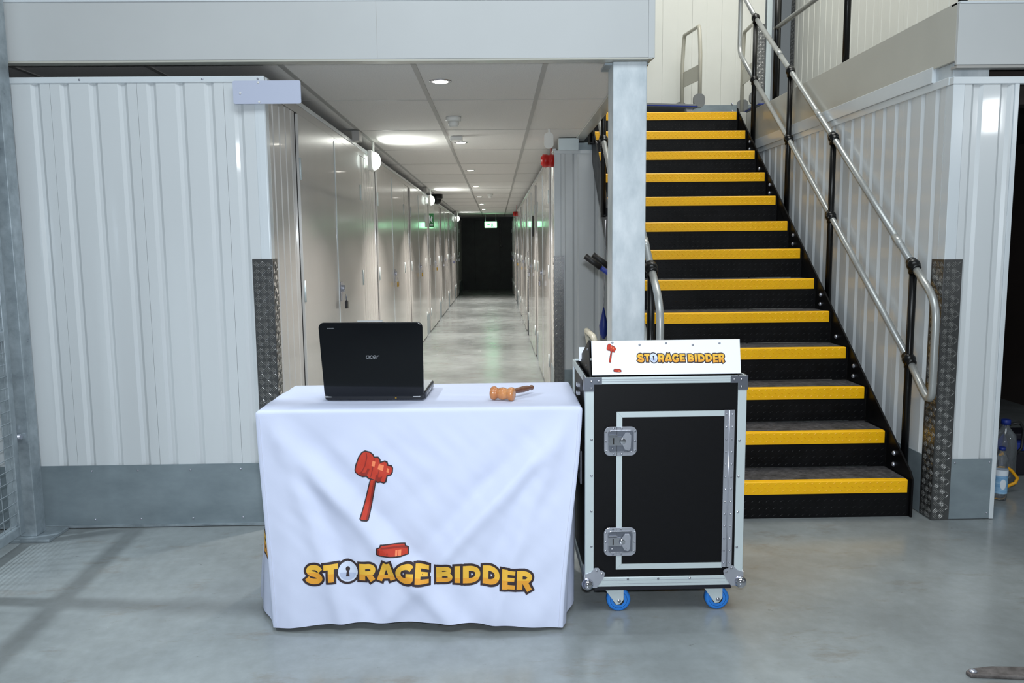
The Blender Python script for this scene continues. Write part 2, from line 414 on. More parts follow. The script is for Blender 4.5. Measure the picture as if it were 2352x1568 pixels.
# --- front of the right-hand block, under and beside the stair
wb = struct('wall_under_stair', MB().box(XR+.03, 2.9, YR+.03, 6.55, 0, 1.985), M['dark'], 'white ribbed end wall behind the steel column, beside the corridor', 'wall')
panels(wb, M['panel'], (0, YR, 0), (1, 0, 0), (0, -1, 0), XR+.05, 1.98, .004, 1.975, pitch=.165, phase=.62, gw=.05)
MB().box(XR+.05, 1.98, YR-.004, YR-.0005, .004, .296).build('kick_sheet', M['galv'], wb)
MB().box(XR, 1.98, YR-.005, YR+.028, 1.975, 2.0).build('cap_trim', M['flashing'], wb, .002)
MB().prism([(XR-.001, YR-.002, 0), (XR+.05, YR-.002, 0), (XR+.05, YR+.02, 0), (XR+.02, YR+.02, 0), (XR+.02, YR+.055, 0), (XR-.001, YR+.055, 0)], (0, 0, 1.975)).build('corner_flashing', M['flashing'], wb, .002)
MB().box(.49, .645, YR+.01, YR+.12, 2.0, 2.095).build('beam_end', M['alu'], wb, .003)
MB().box(.645, .78, YR+.02, YR+.12, 2.0, 2.06).build('beam', M['galv'], wb, .002)

# --- wall beside the stair with its front face
ws = struct('wall_right', MB().box(XS+.03, 2.25, YS+.03, 6.5, 0, 1.96), M['dark'], 'white ribbed steel wall running up beside the stair', 'wall')
panels(ws, M['panel'], (XS, 0, 0), (0, 1, 0), (-1, 0, 0), YS+.05, 6.5, .004, 1.955, phase=3.70)
panels(ws, M['panel'], (0, YS, 0), (1, 0, 0), (0, -1, 0), XS+.05, 2.262, .004, 1.955, phase=2.10, gw=.05)
MB().box(2.262, 2.282, YS-.006, YS+.12, .002, 1.955).build('edge_trim', M['flashing'], ws, .002)
MB().box(XS-.004, 2.6, YS-.006, YS+.03, 1.955, 1.985).build('cap_trim', M['flashing'], ws, .002)
MB().box(XS-.006, XS+.02, YS+.03, 6.5, 1.955, 1.99).build('cap_trim', M['flashing'], ws, .002)
MB().box(XS-.012, XS+.02, YS+.16, 6.5, 1.99, 2.06).build('header_rail', M['flashing'], ws, .002)
MB().prism([(XS-.001, YS-.002, 0), (XS+.05, YS-.002, 0), (XS+.05, YS+.02, 0), (XS+.02, YS+.02, 0), (XS+.02, YS+.055, 0), (XS-.001, YS+.055, 0)], (0, 0, 1.955)).build('corner_flashing', M['flashing'], ws, .002)
MB().box(XS+.07, 2.262, YS-.004, YS-.0005, .004, .287).build('kick_sheet', M['galv'], ws)
MB().box(XS-.004, XS-.0005, YS+.05, 6.4, .004, .285).build('kick_sheet', M['galv'], ws)
MB().box(2.0, 2.16, YS+.02, YS+.18, 1.985, 2.05).build('beam_end', M['galv_col'], ws, .003)
MB().box(2.005, 3.2, YS+.2, YS+.3, 1.9, 2.05).build('beam', M['dark_brown'], ws)
for x, z in ((2.09, .27), (2.25, .27), (2.25, .03)):
    MB().lathe([(0, .005), (.002, .005), (.0035, .003)], (x, YS-.004, z), (0, -1, 0), 8).build('screw', M['zinc'], ws)

# --- dark room beyond the right-hand opening
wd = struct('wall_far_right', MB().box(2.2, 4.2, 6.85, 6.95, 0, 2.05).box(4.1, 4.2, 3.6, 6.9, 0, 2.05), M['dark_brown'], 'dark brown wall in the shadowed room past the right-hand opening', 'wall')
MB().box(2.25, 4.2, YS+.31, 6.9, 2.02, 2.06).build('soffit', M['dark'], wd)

# --- end of the corridor
we = struct('wall_end', MB().box(XL-.1, XR+.1, YE, YE+.1, 0, 2.1), M['end_wall'], 'wall closing the far end of the corridor, the gloom there put into its dark colour', 'wall')
MB().box(-.62, .10, YE-.03, YE, 0, 2.0).build('door_panel', M['end_wall'], we, .004)
MB().tube([(.12, YE-.02, 2.0), (.12, YE-.02, 1.28)], .012, 6).ball((.14, YE-.05, 1.26), .04, 8, 0, 6).build('conduit_switch', M['trolley_grey'], we)

# --- ceiling of the corridor: tee grid + tiles
ZC = 2.10
ceil = struct('ceiling', MB().box(-3.6, .68, YF+.02, YE, ZC+.02, ZC+.18), M['dark'], 'suspended grid ceiling of grey mineral tiles over corridor and left block', 'ceiling')
gx = [-3.366+.6*i for i in range(7)]       # ..., -.966, -.366, .234
gy = [3.51+1.2*i for i in range(18)]
tile = None
for i in range(len(gx)):
    x0 = gx[i]; x1 = gx[i+1] if i+1 < len(gx) else .66
    XEDGE = .66
    for j in range(len(gy)-1):
        y0, y1 = gy[j], gy[j+1]
        if x1 < -1.4 and y0 > 5: continue
        y0c = max(y0, YF+.02); y1c = min(y1, YE)
        if y1c-y0c < .05: continue
        w, d = x1-x0, y1c-y0c
        key = (round(w, 3), round(d, 3))
        if key not in _bars:
            _bars[key] = MB().box(-w/2+.0115, w/2-.0115, -d/2+.003, d/2-.003, 0, .012).build('ceiling_tile', M['ceil_tile'], ceil, world=False)
            t = _bars[key]
        else:
            t = _bars[key].copy(); COL.objects.link(t); t.parent = ceil
        t.location = ((x0+x1)/2, (y0c+y1c)/2, ZC+.001)
g = MB()
for x in gx: g.box(x-.012, x+.012, YF+.02, YE if x > -1.2 else 5.2, ZC-.003, ZC+.004)
for y in gy[1:]: g.box(-3.6 if y < 5 else -1.2, .66, y-.0035, y+.0035, ZC-.001, ZC+.004)
g.build('ceiling_grid', M['tee'], ceil)
MB().box(.625, .685, YF+.03, YR+.15, ZC-.012, ZC-.001).build('edge_angle', M['fascia_cream'], ceil, .001)

# --- fascia of the upper floor, upper slab, landing
fa = struct('trim_1', MB().box(-3.6, .672, YF-.03, YF-.014, 2.086, 2.332), M['fascia'], 'smooth pale grey fascia spanning over the corridor mouth', 'fascia', .002)
MB().box(.672, .700, YF-.032, YF+.02, 2.084, 2.334).build('corner_flashing', M['fascia'], fa, .002)
MB().box(.684, .700, YF+.02, 6.5, 2.09, 2.332).build('side_fascia', M['fascia_cream'], fa, .002)
MB().box(-3.6, .69, YF-.028, YF+.03, 2.078, 2.0855).build('bottom_lip', M['fascia_cream'], fa)
MB().box(-3.6, .69, YF-.034, YF-.028, 2.328, 2.345).build('top_lip', M['flashing'], fa)
MB().box(-.5045, -.5030, YF-.0305, YF-.03, 2.09, 2.33).build('joint_line', M['tee'], fa)
uf = struct('upper_floor', MB().box(-3.6, .68, YF+.03, 9, 2.285, 2.305).box(.68, 2.9, 6.53, 9.5, 2.12, 2.30).box(2.03, 2.9, YS+.03, 6.53, 2.06, 2.285), M['trolley_grey'], 'upper floor deck behind the fascia and at the stair head', 'floor')
fr = struct('trim_2', MB().box(1.985, 3.4, YS-.03, YS-.012, 2.03, 2.288), M['fascia'], 'pale fascia of the upper floor at the top right', 'fascia', .002)
MB().box(1.985, 2.004, YS-.012, 6.55, 2.05, 2.295).build('side_fascia', M['fascia_cream'], fr, .002)
MB().box(1.985, 3.4, YS-.034, YS+.03, 2.284, 2.292).build('top_lip', M['flashing'], fr)
MB().box(1.988, 3.4, YS-.026, YS+.02, 2.018, 2.029).build('bottom_lip', M['tee'], fr)
MB().box(1.932, 1.984, 6.5, 6.55, 2.06, 2.30).build('end_fascia', M['fascia_cream'], fr, .002)

# --- back wall at the stair head and ribbed side wall of the upper floor
bw = struct('wall_back', MB().box(-.5, 2.46, 7.63, 7.7, 2.3, 4.6), M['dark'], 'cream sheet wall behind the stair head', 'wall')
panels(bw, M['upper_panel'], (0, 7.6, 0), (1, 0, 0), (0, -1, 0), -.5, 2.47, 2.31, 4.6, pitch=.27, per=1, phase=1.40, gw=.008, gd=.0007, slope=.002)
MB().box(-.5, 2.44, 7.595, 7.5995, 2.305, 2.54).build('kick_sheet', M['galv'], bw)
us = struct('wall_upper_right', MB().box(2.78, 2.85, 3.3, 7.7, 2.3, 4.6), M['dark'], 'ribbed cream wall behind the upper guard rail', 'wall')
panels(us, M['upper_panel'], (2.75, 0, 0), (0, 1, 0), (-1, 0, 0), 3.3, 7.7, 2.31, 4.6, phase=3.4, gw=.03, gd=.003, slope=.006)
ud = struct('wall_aisle_end', MB().box(2.4, 2.9, 9.2, 9.3, 2.3, 4.6), M['dark'], 'dark end of the narrow aisle at the stair head', 'wall')
panels(ud, M['trolley_grey'], (0, 8.6, 0), (1, 0, 0), (0, -1, 0), 2.5, 2.74, 2.31, 3.15, phase=2.55, pitch=.06)

# --- tread plate corner guards (each its own thing)
def guard(loc, faces, h, label):
    """faces: list of (origin xy offset, direction u, normal, width)"""
    t = thing('corner_guard', loc, label, 'guard')
    for k, (o, u, n, w) in enumerate(faces):
        O = Vector(loc)+Vector(o); U = Vector(u); N = Vector(n)
        MB().prism([O, O+U*w, O+U*w+N*.003, O+N*.003], (0, 0, h)).build('guard_plate', M['tread_plate'], t)
        tread_bars(t, M['tread_bar'], O+N*.003, U, (0, 0, 1), N, w, h)
    return t
guard((XL, YF-.004, .002), [((-.085, 0, 0), (1, 0, 0), (0, -1, 0), .088), ((.002, 0, 0), (0, 1, 0), (1, 0, 0), .08)], 1.228, 'aluminium tread plate guard on the white corner behind the laptop')
guard((XR, YR-.004, .002), [((-.002, 0, 0), (1, 0, 0), (0, -1, 0), .076), ((-.002, 0, 0), (0, 1, 0), (-1, 0, 0), .08)], 1.19, 'tread plate guard on the corridor corner left of the steel column')
guard((XS, YS-.004, .002), [((-.002, 0, 0), (1, 0, 0), (0, -1, 0), .08), ((-.002, 0, 0), (0, 1, 0), (-1, 0, 0), .10)], 1.196, 'tall tread plate guard on the wall corner at the foot of the stair')
guard((2.44, 7.596, 2.305), [((-.05, 0, 0), (1, 0, 0), (0, -1, 0), .085)], .95, 'tread plate guard strip at the end of the upper back wall')
guard((2.744, 7.60, 2.305), [((0, 0, 0), (0, 1, 0), (-1, 0, 0), .1)], 1.2, 'narrow tread plate guard on the ribbed wall by the dark aisle')
for y, lb in ((11.45, 'first'), (17.6, 'second')):
    t = guard((XR-.012, y, .002), [((-.002, 0, 0), (1, 0, 0), (0, -1, 0), .03), ((-.002, 0, 0), (0, 1, 0), (-1, 0, 0), .14)], 1.19,
              'slim tread plate post guard, %s one down the right corridor wall' % ('nearer' if y < 15 else 'farther'))
    MB().box(XR-.012, XR+.02, y, y+.14, 1.2, 1.95).build('upper_post', M['flashing'], t)

# --- steel column
cl = thing('steel_column', (.597, YF+.08, 0), 'square galvanised steel column standing behind the flight case', 'column')
MB().box(.522, .672, YF+.0, YF+.155, 0.0, 2.076).build('column_shaft', M['galv_col'], cl, .004)
MB().box(.48, .70, YF-.03+.02, YF+.19, 0.0, .012).build('base_plate', M['galv_dark'], cl, .002)
MB().box(.49, .684, YF+.03, YF+.17, 2.066, 2.077).build('head_plate', M['galv_dark'], cl)

# ---------------------------------------------------------------- corridor doors
def corridor_door(n, x, nrm, y0, y1):
    N = Vector((nrm, 0, 0)); ym = (y0+y1)/2
    d = tag(MB().box(min(x, x-nrm*.012), max(x, x-nrm*.012), y0+.004, y1-.004, .01, 1.95).build('door_%d' % n, M['dark']), 'double storage door in the %s corridor wall, %s' % ('left' if nrm > 0 else 'right', ORD[n]), 'door', 'storage unit doors', 'structure')
    for a, b in ((y0+.006, ym-.004), (ym+.004, y1-.006)):
        xa, xb = sorted((x+nrm*.001, x+nrm*.016))
        MB().box(xa, xb, a, b, .02, 1.948).build('door_leaf', M['corridor_panel'], d, .002)
    xa, xb = sorted((x+nrm*.016, x+nrm*.020))
    MB().box(xa, xb, ym-.014, ym+.004, .02, 1.925).build('meeting_strip', M['flashing'], d, .001)
    for yy in (y0+.01, y1-.01):
        for z in (.25, 1.0, 1.62):
            m = MB(); m.tube([(x+nrm*.018, yy, z), (x+nrm*.018, yy, z+.11)], .006, 8)
            m.build('hinge', M['alu'], d)
    hx = x+nrm*.017
    m = MB(); xa, xb = sorted((hx, hx+nrm*.004)); m.box(xa, xb, ym+.03, ym+.10, .94, 1.06)
    m.lathe([(0, .022), (.02, .022), (.024, .014)], (hx, ym+.065, 1.02), (nrm, 0, 0), 12)
    m.build('hasp', M['zinc'], d, .001)
    return ym
ORD = {1: 'nearest, behind the laptop', 2: 'second from the front', 3: 'third from the front', 4: 'fourth from the front', 5: 'fifth from the front', 6: 'sixth from the front', 7: 'farthest',
       8: 'nearest, beside the tread plate guard', 9: 'second from the front', 10: 'third from the front', 11: 'fourth from the front', 12: 'fifth from the front', 13: 'farthest'}
lock_spots = []
for i, (a, b) in enumerate(LD): lock_spots.append((XL, 1, corridor_door(i+1, XL, 1, a, b)))
for i, (a, b) in enumerate(RD): lock_spots.append((XR, -1, corridor_door(i+8, XR, -1, a, b)))

lock_style = ['black', 'brass', 'brass', 'darkbrass', 'silver', 'blue', 'silver', 'silver', 'silver', 'brass', 'brass', 'silver', 'blue']
where = ['on the nearest left door behind the laptop', 'on the second left corridor door', 'on the third left corridor door', 'on the fourth left corridor door',
         'on the fifth left corridor door', 'on the sixth left corridor door', 'on the farthest left corridor door', 'on the nearest right corridor door',
         'on the second right corridor door', 'on the third right corridor door', 'on the fourth right corridor door', 'on the fifth right corridor door', 'on the farthest right corridor door']
for (x, nrm, ym), st, wh in zip(lock_spots, lock_style, where):
    bm_ = {'black': M['rubber'], 'brass': M['brass'], 'darkbrass': M['brass'], 'silver': M['chrome'], 'blue': M['blue']}[st]
    word = {'black': 'black', 'brass': 'brass', 'darkbrass': 'brass', 'silver': 'silvery', 'blue': 'blue'}[st]
    cx, cy, cz = x+nrm*.045, ym+.075, .945
    t = thing('padlock', (cx, cy, cz), 'small %s padlock hanging %s' % (word, wh), 'padlock')
    big = 1.5 if (x == XR and ym < 8) else 1.0
    MB().box(cx-.008, cx+.008, cy-.022*big, cy+.022*big, cz-.055, cz-.008).build('lock_body', bm_, t, .003)
    pts = [(cx, cy-.014, cz-.01)]+[tuple(p) for p in arc((cx, cy, cz+.02), .014, PI, 0, 6, (0, 1, 0), (0, 0, 1))]+[(cx, cy+.014, cz-.01)]
    MB().tube(pts, .0035, 6).build('shackle', M['chrome'], t)

# ---------------------------------------------------------------- corridor fittings
for k in range(7):
    y = 4.19+2.42*k; x = -.27-.002*k
    t = thing('downlight', (x, y, ZC), 'recessed round ceiling downlight, %s' % ['nearest, above the laptop', 'second along the corridor', 'third along the corridor', 'fourth along the corridor', 'fifth along the corridor', 'sixth along the corridor', 'farthest along the corridor'][k], 'downlight', 'corridor downlights')
    MB().lathe([(0, .058), (.004, .056), (.006, .042), (.002, .041), (.001, .0405)], (x, y, ZC+.002), (0, 0, -1), 20, caps=False).build('trim_ring', M['chrome'], t)
    MB().lathe([(0, .041), (.003, .040)], (x, y, ZC), (0, 0, -1), 20).build('lens', M['lamp'], t)
    area('downlight_glow', (x, y, ZC-.012), (x, y, 0), .09, 11 if k == 0 else 29, (1, .95, .88), shape='DISK', spread=100)

# wall bulkhead lamps with conduit and box
for k, (y, pw) in enumerate(((6.47, 1), (12.05, 1), (20.2, .8))):
    z = 1.945; x = XL+.02
    t = thing('bulkhead_lamp', (x, y, z), 'white oval bulkhead lamp on the left corridor wall, %s' % ('nearest', 'middle one', 'farthest')[k], 'lamp', 'wall bulkhead lamps')
    MB().box(x, x+.035, y-.09, y+.09, z-.075, z+.075).build('lamp_back', M['white_plastic'], t, .008)
    MB().ball((x+.035, y, z), .075, 16, 0, 10, (.75, 1.15, .95)).build('diffuser', M['bulk'], t)
    MB().tube([(x+.03, y+.03, z+.07), (x+.03, y+.03, ZC)], .008, 8).build('conduit', M['white_plastic'], t)
    area('bulkhead_glow', (x+.13, y, z+.03), (x+.55, y, ZC+.05), .14, 5.5*pw, (.95, 1, .96))
    b = tag(MB().box(XL-.004, XL+.05, y-.62, y-.50, 2.024, 2.095).build('junction_box', M['tee'], None, .004), 'small grey box on top of the left wall, %s' % ('nearest', 'middle one', 'farthest')[k], 'junction box', 'junction boxes')

# smoke detectors
for k, (y, x, lb) in enumerate(((5.33, -.265, 'white smoke detector under the ceiling, nearest'), (13.2, -.09, 'white smoke detector under the ceiling, farther off'))):
    t = thing('smoke_detector', (x, y, ZC), lb, 'smoke detector')
    MB().lathe([(0, .05), (.022, .05), (.028, .044)], (x, y, ZC), (0, 0, -1), 20).build('base', M['white_plastic'], t)
    MB().lathe([(.026, .036), (.05, .034), (.06, .026), (.062, .01)], (x, y, ZC), (0, 0, -1), 18).build('sensor_head', M['white_plastic'], t)
t = thing('emergency_light', (-.28, 6.25, ZC), 'flat white rectangular unit on the ceiling beside the second downlight', 'emergency light')
MB().box(-.34, -.245, 6.22, 6.30, ZC-.03, ZC-.001).build('housing', M['white_plastic'], t, .004)
# hanging paddle
t = thing('ceiling_paddle', (.385, 5.88, ZC), 'white rounded tag hanging from the ceiling above the red sounder', 'tag')
MB().box(.378, .392, 5.875, 5.885, ZC-.05, ZC).build('clip', M['white_plastic'], t, .002)
o = rrect(.066, .112, .028)
MB().prism([(.383+u, 5.87, ZC-.083+v) for u, v in o], (0, .006, 0)).build('tag_plate', M['white_plastic'], t)
# red sounders
for y, lb in ((6.37, 'red alarm sounder on the corridor corner, nearest'), (16.9, 'red alarm sounder far down the right wall')):
    x = XR-.004; z = 1.925
    t = thing('alarm_sounder', (x, y, z), lb, 'alarm')
    MB().lathe([(0, .048), (.03, .049), (.033, .046), (.045, .046), (.048, .050), (.085, .050), (.089, .036), (.098, .034)], (x, y, z), (-1, 0, 0), 20).build('sounder_body', M['red'], t)
    MB().tube([(x-.02, y, z+.045), (x-.02, y, ZC-.0)], .005, 6).build('cable_pipe', M['red'], t)
# dome camera
t = thing('dome_camera', (-.935, 13.1, ZC), 'black dome camera under the ceiling by the left wall', 'camera')
MB().lathe([(0, .09), (.06, .09), (.075, .08)], (-.935, 13.1, ZC), (0, 0, -1), 20).build('housing', M['black_gloss'], t)
MB().ball((-.935, 13.1, ZC-.09), .07, 16, 0, 8).build('dome', M['black_gloss'], t)
# exit signs
t = thing('exit_sign', (.0, 21.5, 1.95), 'lit green exit sign hanging at the far end of the corridor', 'sign')
MB().box(-.30, .02, 21.5, 21.53, 1.75, 1.90).build('sign_face', M['exit'], t, .003)
MB().box(-.30, .02, 21.532, 21.56, 1.74, 1.91).build('housing', M['white_plastic'], t, .003)
fg = MB()
fg.box(-.12, -.085, 21.494, 21.4995, 1.80, 1.86); fg.ball((-.10, 21.497, 1.875), .014, 8, 0, 5)
fg.prism([(-.09, 21.494, 1.80), (-.06, 21.494, 1.765), (-.075, 21.494, 1.762), (-.11, 21.494, 1.80)], (0, .005, 0))
fg.prism([(-.12, 21.494, 1.80), (-.14, 21.494, 1.765), (-.125, 21.494, 1.762), (-.10, 21.494, 1.80)], (0, .005, 0))
fg.prism([(-.24, 21.494, 1.825), (-.20, 21.494, 1.85), (-.20, 21.494, 1.835), (-.16, 21.494, 1.835), (-.16, 21.494, 1.815), (-.20, 21.494, 1.815), (-.20, 21.494, 1.80)], (0, .005, 0))
fg.build('pictogram', M['gloss_green'], t)
for x in (-.28, 0): MB().tube([(x, 21.54, 1.91), (x, 21.54, ZC)], .004, 6).build('hanger', M['zinc'], t)
area('exit_glow', (-.14, 21.45, 1.83), (-.14, 18, 1.6), .3, .6, (.4, 1, .6), .12)
t = thing('direction_sign', (-.99, 12.0, 1.70), 'small green and white exit sign on the left wall under the middle lamp', 'sign')
MB().box(-.99, -.925, 12.15, 12.16, 1.56, 1.76).build('sign_plate', M['exit_green'], t)
fg = MB().prism([(-.975, 12.147, 1.66), (-.94, 12.147, 1.62), (-.942, 12.147, 1.64), (-.955, 12.147, 1.66), (-.94, 12.147, 1.70), (-.96, 12.147, 1.72)], (0, .0025, 0))
fg.box(-.98, -.935, 12.147, 12.1495, 1.58, 1.60); fg.build('pictogram', M['label_white'], t)
# black handle plate on the right door
t = thing('door_handle_plate', (XR-.02, 10.1, 1.4), 'black vertical plate on the second right corridor door', 'plate')
MB().box(XR-.030, XR-.0165, 9.55, 9.68, 1.38, 1.62).build('plate', M['rubber'], t, .004)

# lavender blank sign
t = tag(MB().prism([(-.985+u, YF-.034, 1.949+v) for u, v in rrect(.292, .098, .008)], (0, .005, 0)).build('sign_plate', M['lavender'], None), 'blank lavender sign plate projecting at the top of the white corner', 'sign')
for x, z in ((-1.02, 1.99), (-1.02, 1.908), (-1.10, 1.945)):
    MB().lathe([(0, .005), (.003, .004)], (x, YF-.034, z), (0, -1, 0), 8).build('screw', M['white_plastic'], t)
MB().box(-1.05, -1.02, YF-.029, YF-.006, 1.92, 1.98).build('bracket', M['white_plastic'], t)

# ================================================================ STAIR
N_ST = 13; RISE, GO, Y0, X0, X1 = .1772, .2385, 3.628, .757, 1.913
st = thing('staircase', ((X0+X1)/2, Y0, 0), 'black steel staircase of tread plate with yellow nosings', 'staircase')
wst = X1-X0
riser = None
for i in range(N_ST):
    z = RISE*(i+1); y = Y0+GO*i
    if riser is None:
        mb = MB().box(X0, X1, y+.004, y+.010, z-RISE+.001, z-.004)
        mb.box(X0, X1, y+.004, y+GO+.008, z-.008, z-.0025)
        riser = mb.build('step', [M['black_step']], st); rz0 = riser.location.copy()
        tp = MB().box(X0+.005, X1-.005, y+.02, y+GO+.003, z-.0025, z-.0018).build('tread_surface', M['tread_top'], riser)
        r1 = lozenges((X0, y+.004, z-RISE), (1, 0, 0), (0, 0, 1), (0, -1, 0), wst, RISE-.065, t=.0007); r1b = r1.build('tread_relief', M['black_step'], riser); tag(r1b, kind='stuff')
        r2b = lozenges((X0, y+.02, z-.0018), (1, 0, 0), (0, 1, 0), (0, 0, 1), wst, GO-.02, t=.0008).build('tread_relief', M['tread_top'], riser); tag(r2b, kind='stuff')
        mb = MB().prism([(X0, y-.003, z-.060), (X0, y+.001, z-.060), (X0, y+.001, z-.004), (X0, y+.028, z-.002), (X0, y+.028, z+.001), (X0, y+.001, z+.001), (X0, y-.003, z-.004)], (wst-.012, 0, 0))
        nos = mb.build('nosing', [M['yellow']], riser)
        r3b = lozenges((X0, y-.003, z-.060), (1, 0, 0), (0, 0, 1), (0, -1, 0), wst-.012, .058, t=.0018).build('nosing_relief', M['yellow_edge'], riser); tag(r3b, kind='stuff')
        index_children()
    else:
        s2 = copy_tree(riser, st); s2.location = (0, GO*i, RISE*i)
        if i == N_ST-1: pass
for x, sg in ((X0-.012, -1), (X1+.003, 1)):
    k = RISE/GO
    e = .035
    pts = [(x, Y0-.012, 0.0), (x, Y0-.012, RISE+e-.03), (x, Y0+.01, RISE+e), (x, Y0+GO*12+.05, RISE*13+e), (x, 6.53, RISE*13+e), (x, 6.53, 2.07), (x, Y0+.29, 0.0)]
    s_ = MB().prism(pts, (.009, 0, 0)).build('stringer', M['black_step'], st)
    for i in range(0, 13):
        yy = Y0+GO*i+.16; zz = RISE*(i+1)
        for dz in ((.105, .05) if i % 2 == 0 else ((.06,) if i % 3 == 0 else ())):
            xx = x if sg > 0 else x+.009
            MB().lathe([(0, .012), (.006, .012), (.011, .007)], (xx, yy, zz+dz-.02), (-sg if sg > 0 else 1, 0, 0), 8).build('bolt', M['zinc'], st)

def handrail(X, dy, label, side):
    t = thing('handrail', (X, Y0+dy, 0), label, 'handrail')
    def P(y, z): return (X, y+dy, z)
    T = [(3.772, 1.168), (4.741, 1.878), (5.474, 2.404), (6.237, 2.945)]
    Md = [(3.772, .722), (4.741, 1.430), (5.474, 1.966), (6.237, 2.500)]
    top = [P(*T[3]), P(*T[0])]
    # the loop: top rail -> lower bend -> vertical -> bend -> mid rail -> upper bend
    sl = (T[3][1]-T[0][1])/(T[3][0]-T[0][0]); slm = (Md[3][1]-Md[0][1])/(Md[3][0]-Md[0][0])
    def rnd(a, b, c, r=.3, n=6):
        a, b, c = Vector(a), Vector(b), Vector(c); out = []
        p0 = b+(a-b).normalized()*r; p1 = b+(c-b).normalized()*r
        for i in range(n+1):
            s = i/n; out.append((1-s)**2*p0+2*s*(1-s)*b+s*s*p1)
        return out
    yb = 3.555; c1 = (X, yb+dy, T[0][1]+sl*(yb-T[0][0])); c2 = (X, yb+dy, Md[0][1]+slm*(yb-Md[0][0])-.035)
    yt = 6.63; c3 = (X, yt+dy, T[3][1]+sl*(yt-T[3][0])+.03); c4 = (X, yt+dy, Md[3][1]+slm*(yt-Md[3][0]))
    topr = [P(*T[3]), P(*T[2]), P(*T[1]), P(*T[0])]
    MB().tube(topr, .0165, 12).build('top_rail', M['rail'], t)
    MB().tube([P(*m) for m in Md[::-1]], .0165, 12).build('mid_rail', M['rail'], t)
    MB().tube([P(*T[0])]+rnd(P(*T[0]), c1, c2, .10)+rnd(c1, c2, P(*Md[0]), .10)+[P(*Md[0])], .0172, 12).build('lower_return', M['rail'], t)
    MB().tube([P(*T[3])]+rnd(P(*T[3]), c3, c4, .10)+rnd(c3, c4, P(*Md[3]), .07)+[P(*Md[3])], .0172, 12).build('upper_return', M['rail'], t)
    for y, z in T[:3]:
        yy = y+.20 if y > 3.9 else 3.9; zz = z+sl*(yy-y)
        MB().tube([P(yy, zz), P(yy+.06, zz+sl*.06)], .0185, 12).build('rail_sleeve', M['rail'], t)
    for (y, z), (ym, zm) in zip(T, Md):
        zn = RISE+(y-Y0)*RISE/GO
        MB().tube([P(y, z-.01), P(ym, zm), P(ym, zn-.09)], .0175, 12).build('post', M['black_gloss'], t)
        for q in ((y, z), (ym, zm)):
            mb = MB().ball(P(*q), .031, 16, 0, 10)
            d = Vector((0, 1, sl)).normalized(); c = Vector(P(*q))
            mb.tube([c-d*.036, c-d*.03, c+d*.03, c+d*.036], .024, 14, rs=[.021, .025, .025, .021])
            mb.tube([c-Vector((0, 0, .04)), c], .0215, 12)
            mb.build('ball_joint', M['black_gloss'], t)
        a, b = sorted((X, X+side*.034))
        MB().box(a, b, y+dy-.03, y+dy+.03, zn-.085, zn-.075).build('foot_bracket', M['black_step'], t)
        MB().box(a, b, y+dy-.006, y+dy+.006, zn-.085, zn-.03).build('foot_web', M['black_step'], t)
    return t
handrail(1.956, 0, 'tubular steel handrail with black posts and balls on the right side of the stair', -1)
handrail(.714, -.04, 'tubular steel handrail on the left side of the stair, partly behind the column', 1)

# upper guard rail on the right
t = thing('guard_rail', (2.06, 4.83, 2.29), 'guard rail with black posts on the upper floor at the right', 'guard rail')
MB().tube([(2.06, 3.62, 2.80), (2.06, 6.1, 2.83)], .0165, 10).build('mid_rail', M['rail'], t)
MB().tube([(2.06, 3.62, 3.28), (2.06, 6.1, 3.30)], .0165, 10).build('top_rail', M['rail'], t)
for y in (3.66, 4.86, 6.07):
    MB().tube([(2.06, y, 2.286), (2.06, y, 3.28)], .0195, 12).build('post', M['black_gloss'], t)
MB().box(2.03, 2.09, 6.0, 6.14, 2.286, 2.30).build('foot_plate', M['black_step'], t)
t = thing('black_pipe', (2.57, 7.5, 2.3), 'black vertical pipe in the mouth of the upper aisle', 'pipe')
MB().tube([(2.575, 7.55, 2.30), (2.575, 7.55, 4.5)], .024, 12).build('pipe', M['black_gloss'], t)
t = thing('door_jamb', (2.52, 7.6, 2.3), 'pale steel jamb beside the black pipe at the stair head', 'jamb')
MB().box(2.487, 2.535, 7.60, 7.64, 2.302, 4.6).build('jamb', M['alu'], t, .002)

